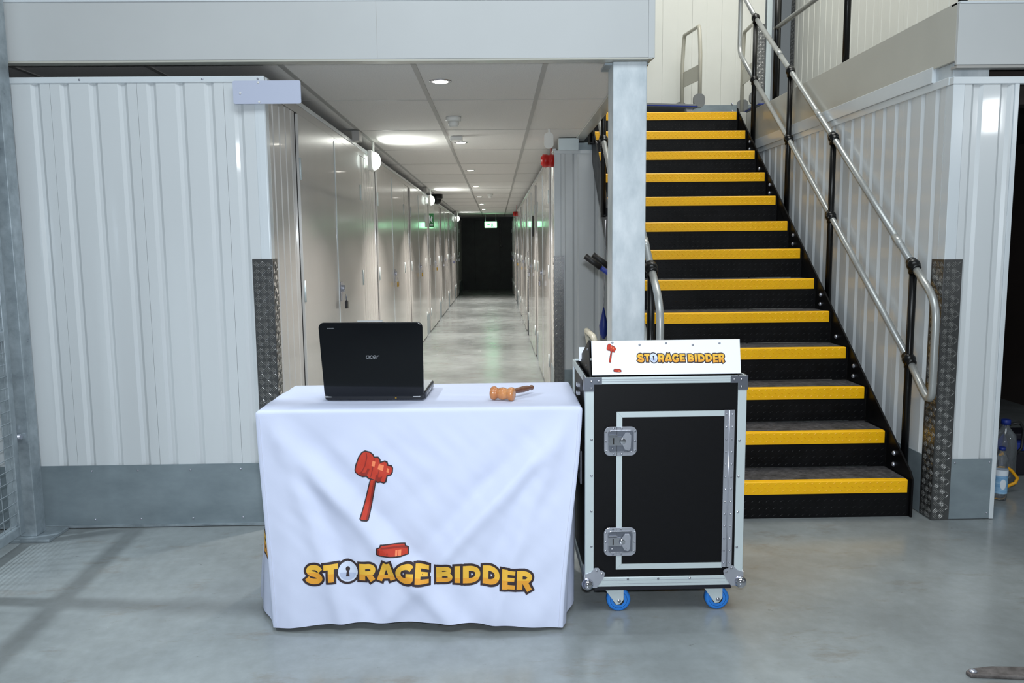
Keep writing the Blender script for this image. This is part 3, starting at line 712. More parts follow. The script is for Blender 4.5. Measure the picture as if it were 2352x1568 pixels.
# ================================================================ TROLLEYS
def trolley(loc, rz, label, lean=0.0, L=.74):
    t = thing('platform_trolley', (0, 0, 0), label, 'trolley', None)
    Wd = .46; z = .118
    MB().prism([(u-L/2-.03, v, z) for u, v in rrect(L, Wd, .03)], (0, 0, .03)).build('deck', M['trolley_grey'], t, .004, world=False)
    MB().prism([(u-L/2-.03, v, z+.006) for u, v in rrect(L+.014, Wd+.014, .035)], (0, 0, .008)).build('bumper', M['blue'], t, world=False)
    dx = lean
    hp = [(0, -.19, z+.01), (dx*.6, -.19, z+.45), (dx*.9-.0, -.165, z+.65), (dx, -.15, z+.685), (dx, .15, z+.685), (dx*.9, .165, z+.65), (dx*.6, .19, z+.45), (0, .19, z+.01)]
    MB().tube(hp, .0165, 10).build('push_handle', M['beige'], t, world=False)
    MB().add([(dx*.32, -.18, z+.24), (dx*.32, .18, z+.24), (dx*.5, .18, z+.37), (dx*.5, -.18, z+.37), (dx*.32+.006, -.18, z+.24), (dx*.32+.006, .18, z+.24), (dx*.5+.006, .18, z+.37), (dx*.5+.006, -.18, z+.37)],
             [(0, 1, 2, 3), (7, 6, 5, 4), (0, 4, 5, 1), (2, 6, 7, 3), (1, 5, 6, 2), (0, 3, 7, 4)]).build('handle_panel', M['beige'], t, world=False)
    for y in (-.2, .2):
        MB().prism([(u*1.0-.01, y-.012, z+.065+v) for u, v in rrect(.10, .11, .04)], (0, .024, 0)).build('hinge_bracket', M['trolley_grey'], t, world=False)
    for cx in (-.09, -L+.04):
        for cy in (-.17, .17):
            f = MB().prism([(cx-.03, cy-.018, z), (cx+.03, cy-.018, z), (cx+.012, cy-.018, .036), (cx-.012, cy-.018, .036)], (0, .036, 0)).build('castor_fork', M['zinc'], t, world=False)
            MB().lathe([(-.014, .028), (-.010, .036), (.010, .036), (.014, .028)], (cx, cy, .036), (0, 1, 0), 16).build('castor_wheel', M['rubber'], t, world=False)
    t.location = loc; t.rotation_euler = (0, 0, rz)
    return t
trolley((1.71, 7.22, 2.30), math.radians(10), 'beige handled platform trolley standing at the head of the stair')
trolley((2.18, 7.12, 2.30), math.radians(10+180-12), 'second platform trolley at the stair head, seen through the handrail', L=.42)
trolley((.60, 4.34, 0), 0, 'platform trolley parked low behind the steel column, its beige handle showing', lean=-.10)

# things tied near the left handrail
t = thing('tube_bundle', (.62, 4.70, 1.2), 'blue and black tube ends jutting out behind the steel column', 'tubes')
for k, (dy, dz, m1) in enumerate(((0, 0, .0), (.05, .02, .03))):
    a = Vector((.505+m1+.02*k, 4.62+dy, 1.215+dz*.3)); d = Vector((.80, 0, -.60))
    MB().tube([a, a+d*.11], .017, 12).build('black_sleeve', M['rubber'], t)
    MB().tube([a+d*.11, a+d*.26], .014, 12).build('blue_tube', M['blue'], t)
t = thing('hanging_bag', (.715, 5.40, .66), 'thin blue bag hanging on a wire from the left handrail foot', 'bag')
MB().tube([(.722, 5.36, 1.44), (.718, 5.37, 1.1), (.712, 5.38, .86)], .003, 6).build('wire', M['zinc'], t)
MB().lathe([(0, .004), (-.05, .014), (-.12, .030), (-.18, .026), (-.21, .008)], (.712, 5.38, .86), (0, 0, 1), 12).build('bag_body', M['blue'], t)

# ================================================================ MESH GATE AT THE LEFT
t = thing('gate_post', (-2.09, 3.55, 0), 'tall galvanised gate post on a square foot plate at the left', 'post')
MB().box(-2.135, -2.062, 3.515, 3.59, .014, 2.55).build('post_shaft', M['galv_dark'], t, .003)
MB().box(-2.20, -1.985, 3.47, 3.635, 0, .014).build('foot_plate', M['galv_dark'], t, .002)
for z in (.47, 1.95):
    MB().tube([(-2.14, 3.50, z), (-2.085, 3.50, z)], .012, 8).tube([(-2.115, 3.50, z-.03), (-2.115, 3.50, z+.045)], .008, 8).build('hinge_bolt', M['zinc'], t)
t = thing('mesh_gate', (-2.105, 3.47, 0), 'galvanised welded mesh gate running toward the viewer at the far left', 'gate')
for (ya, yb) in ((-.04, 0), (-.60, -.55), (-2.26, -2.22)):
    MB().box(-.02, .02, ya, yb, .05, 2.4).build('upright', M['galv_dark'], t, .003, world=False)
for z in (.05, .90, 2.36):
    MB().box(-.02, .02, -2.22, -.04, z, z+.04).build('rail', M['galv_dark'], t, .003, world=False)
wm = MB(); y = -2.20
while y < -.04: wm.tube([(.012, y, .07), (.012, y, 2.38)], .0020, 4, caps=False); y += .05
z = .10
while z < 2.36: wm.tube([(.0155, -2.22, z), (.0155, -.04, z)], .0020, 4, caps=False); z += .05
tag(wm.build('wire_mesh', M['galv_dark'], t, world=False), kind='stuff')
t.rotation_euler = (0, 0, .075)

# ================================================================ TABLE, CLOTH
tb = thing('trestle_table', (-.26, 2.89, 0), 'folding table hidden under the printed white cloth', 'table')
MB().box(-.785, .268, 2.665, 3.115, .705, .735).build('tabletop', M['wood_board'], tb, .003)
for x in (-.68, .12):
    for y in (2.74, 3.05):
        MB().tube([(x, y, 0), (x, y, .705)], .013, 8).build('leg', M['galv_dark'], tb)
ZT = .745
topP = [(-.803, 2.642), (.280, 2.642), (.281, 2.86), (.281, 3.135), (-.795, 3.135), (-.805, 2.90)]
botP = [(-.765, 2.602), (.205, 2.566), (.262, 2.755), (.272, 3.12), (-.85, 3.10), (-.872, 2.83)]
zbP = [.012, .010, .02, .03, .03, .022]
NS = [96, 22, 14, 60, 14, 24]
def sm(t): return t*t*(3-2*t)
def gauss(x, s): return math.exp(-(x/s)**2)
def front_disp(u, t):
    """outward bulge of the front cloth: diagonal swags from both top corners, soft hanging folds"""
    a = 0
    for (uc, sgn) in ((0.0, 1), (1.0, -1)):
        w = (u-uc)*sgn                       # distance from the corner
        p = w-.60*t**1.15
        a += .024*gauss(p-.02, .045)*min(1, t*4)*(1-.5*t)
        a -= .019*gauss(p-.10, .05)*min(1, t*3)*(1-.6*t)
        a += .010*gauss(w-.22*t**.8-.02, .03)*min(1, t*3)
        a -= .009*gauss(w-.33*t**.9-.02, .04)*min(1, t*3)
    a += .006*t*math.sin(u*9+1.2)+.004*t*math.sin(u*23+.4)
    a += .010*t*t*gauss(u-.5, .25)
    a += .007*noise.noise(Vector((u*5+t*3, t*4-u*2, .3)))*min(1, t*5)+.0045*noise.noise(Vector((u*13+t*6, t*6, 3.3)))*min(1, t*5)+.003*noise.noise(Vector((u*22-t*14, t*7, 7.3)))*min(1, t*5)*(1-.5*t)
    return a
def skirt(seg, f, t):
    """point of the hanging cloth: perimeter segment seg (0 = front), fraction f along it, t = 0 top .. 1 hem"""
    a, b = seg, (seg+1) % 6
    A = Vector(topP[a]).lerp(Vector(topP[b]), f); B = Vector(botP[a]).lerp(Vector(botP[b]), f)
    zb = zbP[a]*(1-f)+zbP[b]*f
    if seg == 0: zb += .022*math.sin(PI*f)**1.2
    p = A.lerp(B, .35*t+.65*sm(t)); z = ZT*(1-t)+zb*t
    tn = (Vector(topP[b])-Vector(topP[a])).normalized(); n = Vector((tn.y, -tn.x))
    if seg == 0: d = front_disp(f, t)*min(1, f*14+.1)*min(1, (1-f)*14+.1)
    else:
        d = .008*t*math.sin(f*PI*2.2+seg)*math.sin(PI*f)+.004*noise.noise(Vector((f*3+seg, t*6, seg)))*math.sin(PI*f)
    d += .006*gauss(t-.0, .02)*0
    p = p+n*d
    ins = .008*max(0, 1-t/.012)**2
    p = p-n*ins
    if f == 0 and seg in (0, 1, 3, 4):
        tp_ = (Vector(topP[seg])-Vector(topP[seg-1])).normalized(); p = p-Vector((tp_.y, -tp_.x))*ins
    return Vector((p.x, p.y, z if t > .012 else z+.0*t))
cm = MB(); NT = 70; ring = []
for j in range(NT+1):
    t = (j/NT)**1.15; row = []
    for seg in range(6):
        for i in range(NS[seg]): row.append(skirt(seg, i/NS[seg], t))
    ring.append(row)
nper = len(ring[0]); vs = [p for r in ring for p in r]; fs = []
for j in range(NT):
    for i in range(nper):
        i2 = (i+1) % nper; fs.append((j*nper+i, (j+1)*nper+i, (j+1)*nper+i2, j*nper+i2))
# top of the cloth: rings shrinking to the middle, with slight creases
base = len(vs); cen = Vector((-.26, 2.89, ZT)); NR = 14
for k in range(1, NR+1):
    s = 1-k/NR*.97
    for i in range(nper):
        p = ring[0][i]; q = cen+(p-cen)*s; q.z = ZT+.0012*min(1, k/4)+.0016*noise.noise(Vector((q.x*3, q.y*22, 1)))*min(1, k/4)+.0008*min(1, k/4)*noise.noise(Vector((q.x*14, q.y*9, 5)))
        vs.append(q)
for k in range(NR):
    o0 = 0 if k == 0 else base+(k-1)*nper; o1 = base+k*nper
    for i in range(nper):
        i2 = (i+1) % nper; fs.append((o0+i, o0+i2, o1+i2, o1+i))
fs.append([base+(NR-1)*nper+i for i in range(nper)])
cm.add(vs, fs, 0, True)
tc_ = thing('tablecloth', (-.26, 2.89, .0), 'white printed tablecloth hanging to the floor with gold lettering on its front', 'tablecloth')
cl_ = cm.build('cloth', M['cloth'], tc_)
for vert in (0, 1):      # stitched seams down the two front corners
    pts = [skirt(0, 0.012 if vert == 0 else .988, t/30)+Vector((0, -.0008, 0)) for t in range(1, 31)]
    MB().tube(pts, .0009, 4, caps=False).build('seam', M['seam'], tc_)

def front_y(X, Z):
    u, t = (X+.8)/1.08, (ZT-Z)/ZT
    for _ in range(8):
        p = skirt(0, min(1, max(0, u)), min(1, max(0, t)))
        u += (X-p.x)/1.05; t += (p.z-Z)/ZT
    return skirt(0, min(1, max(0, u)), min(1, max(0, t))).y

# ---------- flat printing: stroke letters given in a drawing frame, mapped to a surface
def stroke_polys(pts, w, ext=0.0):
    """2d polyline -> quads with mitred joints"""
    P = [Vector(p) for p in pts]
    if ext:
        P[0] = P[0]+(P[0]-P[1]).normalized()*ext; P[-1] = P[-1]+(P[-1]-P[-2]).normalized()*ext
    L = []; R = []
    for i, p in enumerate(P):
        if i == 0: d = (P[1]-P[0]).normalized(); n = Vector((-d.y, d.x)); k = 1
        elif i == len(P)-1: d = (P[-1]-P[-2]).normalized(); n = Vector((-d.y, d.x)); k = 1
        else:
            d0 = (p-P[i-1]).normalized(); d1 = (P[i+1]-p).normalized()
            n0 = Vector((-d0.y, d0.x)); n1 = Vector((-d1.y, d1.x)); n = (n0+n1).normalized(); k = min(1.9, 1/max(.35, n.dot(n0)))
        L.append(p+n*w/2*k); R.append(p-n*w/2*k)
    return [[L[i], L[i+1], R[i+1], R[i]] for i in range(len(P)-1)]
def curve_pts(pts, n=5):
    P = [Vector(p) for p in pts]; out = [P[0]]
    Q = [P[0]*2-P[1]]+P+[P[-1]*2-P[-2]]
    for i in range(1, len(Q)-2):
        a, b, c, d = Q[i-1], Q[i], Q[i+1], Q[i+2]
        for s in range(1, n+1):
            t = s/n; out.append(.5*((2*b)+(c-a)*t+(2*a-5*b+4*c-d)*t*t+(3*b-a-3*c+d)*t**3))
    return out
def circ(cx, cy, r, n=28, ry=None, a0=0, a1=2*PI):
    return [(cx+r*math.cos(a0+(a1-a0)*i/n), cy+(ry or r)*math.sin(a0+(a1-a0)*i/n)) for i in range(n+1)]
STR = [
 ('c', [(238, 1268), (216, 1246), (180, 1238), (140, 1246), (126, 1270), (148, 1293), (190, 1303), (228, 1318), (236, 1340), (214, 1360), (170, 1364), (130, 1352), (112, 1334)], 48),
 ('l', [(268, 1236), (402, 1228)], 46), ('l', [(337, 1240), (343, 1366)], 54),
 ('l', [(634, 1200), (634, 1357)], 56), ('c', [(650, 1224), (700, 1223), (730, 1238), (734, 1262), (716, 1284), (655, 1290)], 46), ('l', [(688, 1286), (736, 1354)], 52),
 ('l', [(797, 1352), (855, 1190)], 50), ('l', [(868, 1190), (924, 1350)], 50), ('l', [(820, 1318), (905, 1318)], 34),
 ('c', [(1098, 1248), (1075, 1228), (1035, 1222), (995, 1234), (974, 1268), (980, 1312), (1010, 1338), (1050, 1342), (1090, 1326), (1092, 1300)], 48), ('l', [(1045, 1298), (1117, 1298)], 34),
 ('l', [(1162, 1205), (1162, 1354)], 52), ('l', [(1162, 1222), (1266, 1222)], 36), ('l', [(1162, 1279), (1256, 1279)], 34), ('l', [(1162, 1336), (1266, 1336)], 36),
 ('l', [(1362, 1205), (1362, 1357)], 54), ('c', [(1362, 1225), (1425, 1226), (1452, 1240), (1448, 1262), (1420, 1276), (1362, 1278)], 40), ('c', [(1362, 1280), (1430, 1282), (1462, 1300), (1462, 1322), (1430, 1338), (1362, 1338)], 40),
 ('l', [(1532, 1206), (1532, 1362)], 52),
 ('l', [(1612, 1208), (1612, 1366)], 54), ('c', [(1612, 1230), (1665, 1232), (1710, 1252), (1724, 1288), (1708, 1326), (1665, 1343), (1612, 1344)], 46),
 ('l', [(1798, 1212), (1796, 1372)], 54), ('c', [(1798, 1235), (1850, 1238), (1892, 1260), (1906, 1298), (1888, 1336), (1845, 1353), (1797, 1350)], 46),
 ('l', [(1979, 1228), (1975, 1402)], 52), ('l', [(1979, 1248), (2074, 1262)], 38), ('l', [(1977, 1312), (2066, 1322)], 36), ('l', [(1976, 1376), (2070, 1390)], 38),
 ('l', [(2119, 1240), (2114, 1412)], 54), ('c', [(2125, 1264), (2170, 1268), (2204, 1286), (2208, 1312), (2180, 1336), (2125, 1336)], 44), ('l', [(2158, 1332), (2208, 1424)], 50)]
def draw_logo(part):
    """list of (layer, material key, polygons) in the drawing frame"""
    out = []
    dark = []; gold = []
    for kd, pts, w in STR:
        if part != ('first_word' if pts[0][0] < 1310 else 'second_word'): continue
        P = curve_pts(pts) if kd == 'c' else pts
        dark += stroke_polys(P, w+44, 20); gold += stroke_polys(P, w, 0)
    if part == 'first_word': dark.append(circ(497, 1278, 114))
    if gold:
        out.append((0, 'print_dark', dark))
        out.append((1, 'GOLD', gold))
    if part == 'second_word': return out
    if part == 'first_word':
      out.append((1, 'print_silver2', [circ(497, 1278, 93)]))
      out.append((2, 'print_silver', [circ(497, 1284, 78, 20, 72, .05, PI-.05)]))
      out.append((3, 'print_dark', [circ(495, 1253, 21), [(487, 1262), (503, 1262), (513, 1322), (479, 1322)]]))
      return out
    # gavel
    out.append((0, 'print_dark', [[(545, 340), (553, 290), (580, 215), (612, 168), (645, 153), (695, 165), (725, 190), (735, 213), (770, 213), (792, 240), (795, 262), (835, 250), (860, 262), (868, 290), (900, 295), (914, 320), (912, 360), (895, 392), (862, 400), (850, 455), (825, 470), (795, 458), (765, 462), (735, 445), (700, 430), (672, 422), (658, 405), (620, 410), (575, 390), (550, 365)],
                                 [(693, 425), (757, 432), (690, 800), (672, 810), (620, 800), (604, 782)]]))
    out.append((1, 'print_red', [[(556, 340), (565, 292), (592, 218), (620, 178), (648, 166), (690, 176), (716, 198), (728, 226), (765, 226), (780, 246), (786, 276), (832, 264), (850, 274), (857, 302), (893, 308), (902, 326), (900, 356), (886, 380), (852, 388), (838, 444), (822, 456), (797, 444), (768, 448), (742, 432), (706, 418), (682, 410), (664, 392), (620, 396), (582, 380), (560, 360)],
                                 [(703, 430), (745, 436), (680, 794), (622, 788), (616, 780)]]))
    out.append((2, 'print_red_dark', [[(650, 172), (664, 184), (668, 220), (650, 300), (620, 360), (590, 378), (584, 372), (612, 352), (640, 300), (656, 222), (655, 190)],
                                     [(598, 370), (620, 396), (664, 392), (690, 330), (672, 322), (650, 362)], [(752, 380), (742, 432), (768, 448), (797, 444), (812, 398), (780, 410)], [(728, 440), (745, 438), (682, 794), (664, 792)],
                                     [(730, 228), (736, 240), (730, 290), (706, 400), (696, 410), (722, 290)], [(786, 276), (792, 290), (786, 330), (760, 440), (752, 440), (780, 330)]]))
    out.append((3, 'print_red_light', [[(718, 252), (745, 262), (736, 310), (708, 300)], [(778, 282), (826, 296), (816, 348), (766, 330)], [(856, 320), (878, 330), (872, 366), (850, 358)]]))
    # sounding block
    if part == 'gavel': return out
    out = []
    out.append((0, 'print_dark', [[(766, 1045), (796, 1032), (804, 1010), (880, 1014), (1036, 1016), (1042, 1038), (1069, 1052), (1069, 1122), (1000, 1132), (900, 1130), (790, 1120), (766, 1106)]]))
    out.append((1, 'print_red', [[(778, 1052), (808, 1040), (816, 1022), (1026, 1026), (1032, 1046), (1058, 1058), (1058, 1114), (1000, 1120), (900, 1118), (796, 1108), (778, 1098)]]))
    out.append((2, 'print_red_dark', [[(812, 1036), (1030, 1040), (1032, 1046), (1058, 1058), (1058, 1066), (1000, 1056), (812, 1050)], [(778, 1052), (800, 1064), (798, 1108), (778, 1098)]]))
    out.append((3, 'print_red_light', [[(946, 1070), (966, 1070), (966, 1118), (946, 1118)], [(974, 1070), (1000, 1070), (1000, 1118), (974, 1118)]]))
    return out
LOGO = draw_logo('first_word')
def print_mesh(name, parent, mapf, step=None, only=None, part='first_word'):
    """one flat print object; mapf(x, y, layer) -> world point"""
    bm = bmesh.new(); mats = []; mi_of = {}
    def mi(k):
        if k not in mi_of: mi_of[k] = len(mats); mats.append(M[k])
        return mi_of[k]
    lays = bm.verts.layers.float.new('lay')
    for layer, key, polys in draw_logo(part):
        for pi_, p in enumerate(polys):
            if only and not only(p): continue
            vs = [bm.verts.new((q[0], q[1], layer+.8*pi_/len(polys))) for q in p]
            for v in vs: v[lays] = layer
            try: f = bm.faces.new(vs)
            except ValueError: continue
            f.material_index = mi('print_gold' if key == 'GOLD' else key)
    if step:
        x = 0
        while x < 2400:
            bmesh.ops.bisect_plane(bm, geom=bm.verts[:]+bm.edges[:]+bm.faces[:], plane_co=(x, 0, 0), plane_no=(1, 0, 0)); x += step
        y = 100
        while y < 1500:
            bmesh.ops.bisect_plane(bm, geom=bm.verts[:]+bm.edges[:]+bm.faces[:], plane_co=(0, y, 0), plane_no=(0, 1, 0)); y += step
    # lower half of the letters is a deeper gold
    go = mi('print_orange') if 'word' in part else -2
    if 'word' in part: bmesh.ops.bisect_plane(bm, geom=bm.verts[:]+bm.edges[:]+bm.faces[:], plane_co=(0, 1286, 0), plane_no=(-.02, 1, 0))
    for f in bm.faces:
        if f.material_index == mi_of.get('print_gold', -1) and f.calc_center_median().y > 1286+.02*f.calc_center_median().x: f.material_index = go
    bmesh.ops.triangulate(bm, faces=bm.faces[:])
    for v in bm.verts:
        v.co = mapf(v.co.x, v.co.y, v.co.z)
    me = bpy.data.meshes.new(name); off = Vector(parent.location)
    for v in bm.verts: v.co -= off
    bm.to_mesh(me); bm.free()
    for m in mats: me.materials.append(m)
    o = bpy.data.objects.new(name, me); COL.objects.link(o); o.parent = parent
    return o
def map_cloth(x, y, layer):
    p = un(680+x/4.126, 1000+y/4.126, 1, 2.612)
    return Vector((p.x, front_y(p.x, p.z)-.0012-.0005*layer, p.z))
PRT = (('printed_word', 'first_word', 'gold lettering with a silver keyhole letter, first word'), ('printed_word', 'second_word', 'gold lettering, second word'),
       ('printed_gavel', 'gavel', 'red gavel print'), ('printed_block', 'block', 'red sounding block print'))
for nm, pt, lb in PRT: tag(print_mesh(nm, tc_, map_cloth, 26, part=pt), lb)
# the end of the same lettering on the cloth's left side
def map_side(x, y, layer):
    # x 1900..2270 -> along the short left return
    f = .10+.42*(2290-x)/370.0
    t = .585+.14*(y-1200)/240.0
    a = skirt(5, 1-f, t); b = skirt(5, 1-f+.02, t); tn = (b-a).normalized(); n = Vector((tn.y, -tn.x, 0)).normalized()
    return a+n*(.0012+.0005*layer)
tag(print_mesh('side_print', tc_, map_side, 30, only=lambda p: min(q[0] for q in p) > 1900, part='second_word'), 'end of the gold lettering wrapping the left side')

# ================================================================ LAPTOP
lp = thing('laptop', (-.43, 2.86, .7465), 'open black laptop on the white table, its lid back facing out', 'laptop', None)
def lv(x, y, z): return (x, y, z)
MB().prism([(u, v+.12, .004) for u, v in rrect(.355, .25, .016)], (0, 0, .024)).build('base', M['lap_dark'], lp, .003, world=False)
MB().prism([(u, v+.125, .0282) for u, v in rrect(.345, .235, .012)], (0, 0, .0018)).build('keyboard_deck', M['lap_silver'], lp, world=False)
kb = MB()
for r in range(5):
    for c in range(14): kb.box(-.150+c*.0215, -.150+c*.0215+.018, .04+r*.020, .04+r*.020+.0165, .030, .0325)
tag(kb.build('keys', M['lap_dark'], lp, world=False), kind='stuff')
lid = MB(); ang = math.radians(7); LH, LW = .262, .357
o = []
for u, v in rrect(LW, LH, .018, 6):
    v2 = v+(.005*(1-(2*u/LW)**2) if v > LH/2-.02 else 0)
    o.append((u*(1-.03*(.5-v/LH)), v2+LH/2))
def lidp(u, v, d): return Vector((u, -.005-v*math.sin(ang)-d*math.cos(ang), .016+v*math.cos(ang)-d*math.sin(ang)))
lid.prism([lidp(u, v, 0) for u, v in o], lidp(0, 0, .011)-lidp(0, 0, 0))
lidm = lid.build('lid', M['lap_black'], lp, .0035, 3, world=False)
MB().prism([lidp(u*.93, v*.93+.012, -.001) for u, v in o], lidp(0, 0, .0012)-lidp(0, 0, 0)).build('screen', M['lap_dark'], lp, world=False)
MB().box(-.175, -.15, -.0125, -.009, .012, .016).box(.135, .16, -.0125, -.009, .012, .016).build('hinge_strip', M['lap_silver'], lp, world=False)
MB().box(-.172, .172, -.010, .02, .002, .022).build('rear_edge', M['lap_dark'], lp, .004, world=False)
MB().lathe([(0, .0035), (.002, .003)], (.075, -.0105, .009), (0, -1, 0), 10).build('power_socket', M['brass'], lp, world=False)
MB().box(-.03, .045, 0, .006, .0, .004).build('foot', M['rubber'], lp, world=False)
lt = MB().prism([lidp(-.045, LH+.0035, -.0005), lidp(.042, LH+.0035, -.0005), lidp(.042, LH+.0065, -.0005), lidp(-.045, LH+.0065, -.0005)], lidp(0, 0, .009)-lidp(0, 0, 0))
lt.build('lid_latch', M['lap_silver'], lp, world=False)
ac = MB()
ACER = [('c', [(34, 20), (24, 12), (10, 16), (6, 28), (14, 38), (28, 34)], 7), ('l', [(35, 12), (31, 40)], 8),
        ('c', [(66, 18), (54, 12), (44, 22), (44, 34), (54, 39), (64, 35)], 7),
        ('c', [(72, 27), (94, 24), (92, 14), (80, 12), (71, 24), (74, 37), (90, 37)], 7),
        ('l', [(104, 40), (109, 14)], 8), ('c', [(108, 24), (116, 15), (128, 14)], 7), ('l', [(6, 13), (30, 11)], 6)]
for kd, pts, w in ACER:
    P = curve_pts(pts, 4) if kd == 'c' else pts
    for q in stroke_polys(P, w): ac.add([lidp((a.x-64)*.00037+.002, .142-(a.y-26)*.00037, .0114) for a in q], [(0, 1, 2, 3)])
ac.build('lid_logo', M['lap_logo'], lp, world=False)
sm_ = MB()
for k in range(7): sm_.add([lidp(-.148+k*.0037+a, .243+b, .0114) for a, b in ((0, 0), (.0025, 0), (.0025, .0022), (0, .0022))], [(0, 1, 2, 3)])
sm_.build('lid_marking', M['lap_logo'], lp, world=False)
for y in (.05, .09, .13, .17, .21):
    MB().box(.1765, .1785, y, y+.02, .010, .018).build('port', M['lap_silver'], lp, world=False)
lp.location = (-.430, 2.79, .7485); lp.rotation_euler = (0, 0, math.radians(-2.5))

# ================================================================ GAVEL
gv = thing('gavel', (0, 0, 0), 'small wooden gavel lying on the white tablecloth', 'gavel')
hd = Vector((.93, -.36, 0)).normalized(); r = .0235
pr_ = [(-.042, .014), (-.041, .021), (-.036, .0235), (-.028, .0235), (-.024, .020), (-.019, .0175), (-.012, .0178), (-.009, .0205), (-.003, .0215), (.004, .0215), (.008, .0200), (.0085, .0188), (.011, .0188), (.017, .0175), (.021, .019), (.025, .0225), (.031, .0235), (.037, .0232), (.041, .020), (.042, .010)]
MB().lathe(pr_, (0, 0, r), hd, 28).build('head', M['wood'], gv, world=False)
hn = Vector((.62, .78, .0)).normalized()
hn3 = Vector((hn.x, hn.y, -.02)).normalized()
MB().lathe([(.012, .0065), (.03, .0065), (.06, .0075), (.09, .0098), (.12, .0112), (.145, .0098), (.158, .007), (.162, .0075), (.168, .0095), (.174, .008), (.176, .003)], (0, 0, r), hn3, 18).build('handle', M['wood_dark'], gv, world=False)
gp = un(1155, 921, 2, ZT)
gv.location = (gp.x, gp.y+.004, ZT+.0025)

# ================================================================ FLIGHT CASE
cx0, cx1, cy0, cy1, cz0, cz1 = .292, .838, 2.668, 3.12, .105, .838
fc = thing('flight_case', ((cx0+cx1)/2, (cy0+cy1)/2, 0), 'black flight case with aluminium edges on blue castors beside the table', 'case')
MB().box(cx0+.006, cx1-.006, cy0+.006, cy0+.014, cz0+.006, cz1-.006).build('front_panel', M['case_black'], fc)
MB().box(cx0+.006, cx0+.014, cy0+.014, cy1-.006, cz0+.006, cz1-.006).build('side_panel', M['case_black'], fc)
MB().box(cx1-.014, cx1-.006, cy0+.014, cy1-.006, cz0+.006, cz1-.006).build('side_panel', M['case_black'], fc)
MB().box(cx0+.014, cx1-.014, cy1-.014, cy1-.006, cz0+.006, cz1-.006).build('back_panel', M['case_black'], fc)
MB().box(cx0+.014, cx1-.014, cy0+.014, cy1-.014, cz0, cz0+.012).build('bottom_panel', M['case_black'], fc)
MB().box(cx0+.02, cx1-.02, cy0+.02, cy1-.02, .70, .71).build('inner_shelf', M['dark'], fc)
MB().box(cx0+.035, cx1-.035, cy0+.012, cy1-.01, cz0-.018, cz0).build('base_board', M['box_black'], fc)
e = .030
def ext(a, b, c, d, f, g): return MB().box(a, b, c, d, f, g).build('edge_extrusion', M['alu'], fc, .002)
ext(cx0, cx0+e, cy0, cy0+.006, cz0, cz1); ext(cx1-e, cx1, cy0, cy0+.006, cz0, cz1)
ext(cx0+e, cx1-e, cy0, cy0+.006, cz0, cz0+e+.004); ext(cx0+e, cx1-e, cy0, cy0+.006, cz1-.024, cz1)
ext(cx0, cx0+.006, cy0+.006, cy0+.03, cz0, cz1); ext(cx0, cx0+.006, cy1-.03, cy1, cz0, cz1); ext(cx0, cx0+.006, cy0+.03, cy1-.03, cz1-.024, cz1); ext(cx0, cx0+.006, cy0+.03, cy1-.03, cz0, cz0+.03)
ext(cx1-.006, cx1, cy0+.006, cy0+.03, cz0, cz1); ext(cx1-.006, cx1, cy1-.03, cy1, cz0, cz1); ext(cx1-.006, cx1, cy0+.03, cy1-.03, cz1-.024, cz1); ext(cx1-.006, cx1, cy0+.03, cy1-.03, cz0, cz0+.03)
ext(cx0+.006, cx1-.006, cy1-.006, cy1, cz1-.024, cz1); ext(cx0+.006, cx1-.006, cy1-.006, cy1, cz0, cz0+.024)
# shallow grooves along the extrusions
for z in (cz1-.008, cz1-.015): MB().box(cx0+.05, cx1-.05, cy0-.0003, cy0+.001, z, z+.0012).build('groove', M['zinc'], fc)
for z in (cz0+.010, cz0+.022): MB().box(cx0+.06, cx1-.06, cy0-.0003, cy0+.001, z, z+.0012).build('groove', M['zinc'], fc)
def rivet(parent, x, z, y=None, r=.0042, m='chrome'):
    y = cy0-.0 if y is None else y
    MB().lathe([(0, r), (.0012, r), (.0026, r*.6), (.003, r*.2)], (x, y, z), (0, -1, 0), 10).build('rivet', M[m], parent)
for z in (.20, .325, .45, .575): rivet(fc, cx0+.022, z+.05); rivet(fc, cx1-.022, z+.04)
for x in (.44, .545, .655): rivet(fc, x, cz0+.027)
# top corner brackets
for sx, x in ((1, cx0), (-1, cx1)):
    a, b = sorted((x, x+sx*.056)); c_, d_ = sorted((x, x+sx*.030))
    br = MB().box(a, b, cy0-.0025, cy0, cz1-.024, cz1).box(c_, d_, cy0-.0025, cy0, cz1-.048, cz1-.024)
    br.box(*sorted((x-sx*.0025, x)), cy0-.0025, cy0+.05, cz1-.048, cz1).build('corner_bracket', M['bracket_grey'], fc)
    for dx, dz in ((.020, .013), (.045, .013), (.020, .037)): rivet(fc, x+sx*dx, cz1-dz, cy0-.0025)
# bottom ball corners
for sx, x in ((1, cx0), (-1, cx1)):
    pl = [(x-sx*.002, cz0-.002), (x+sx*.040, cz0-.002), (x+sx*.052, cz0+.014), (x+sx*.066, cz0+.038), (x+sx*.068, cz0+.052), (x+sx*.058, cz0+.060), (x+sx*.052, cz0+.060), (x+sx*.046, cz0+.070), (x+sx*.034, cz0+.070), (x+sx*.020, cz0+.054), (x-sx*.002, cz0+.046)]
    lf = MB().prism([(a, cy0-.003, b) for a, b in pl], (0, .003, 0)).build('ball_corner', M['zinc'], fc)
    MB().ball((x+sx*.008, cy0-.004, cz0+.012), .0205, 20, 0, 12).build('chrome_ball', M['chrome'], lf)
    for dx, dz in ((.058, .048), (.040, .060)): rivet(fc, x+sx*dx, cz0+dz, cy0-.003)
    a, b = sorted((x-sx*.003, x)); MB().prism([(a, cy0, cz0), (a, cy0+.05, cz0), (a, cy0+.065, cz0+.05), (a, cy0+.045, cz0+.065), (a, cy0, cz0+.045)], (b-a, 0, 0)).build('corner_leaf', M['zinc'], lf)
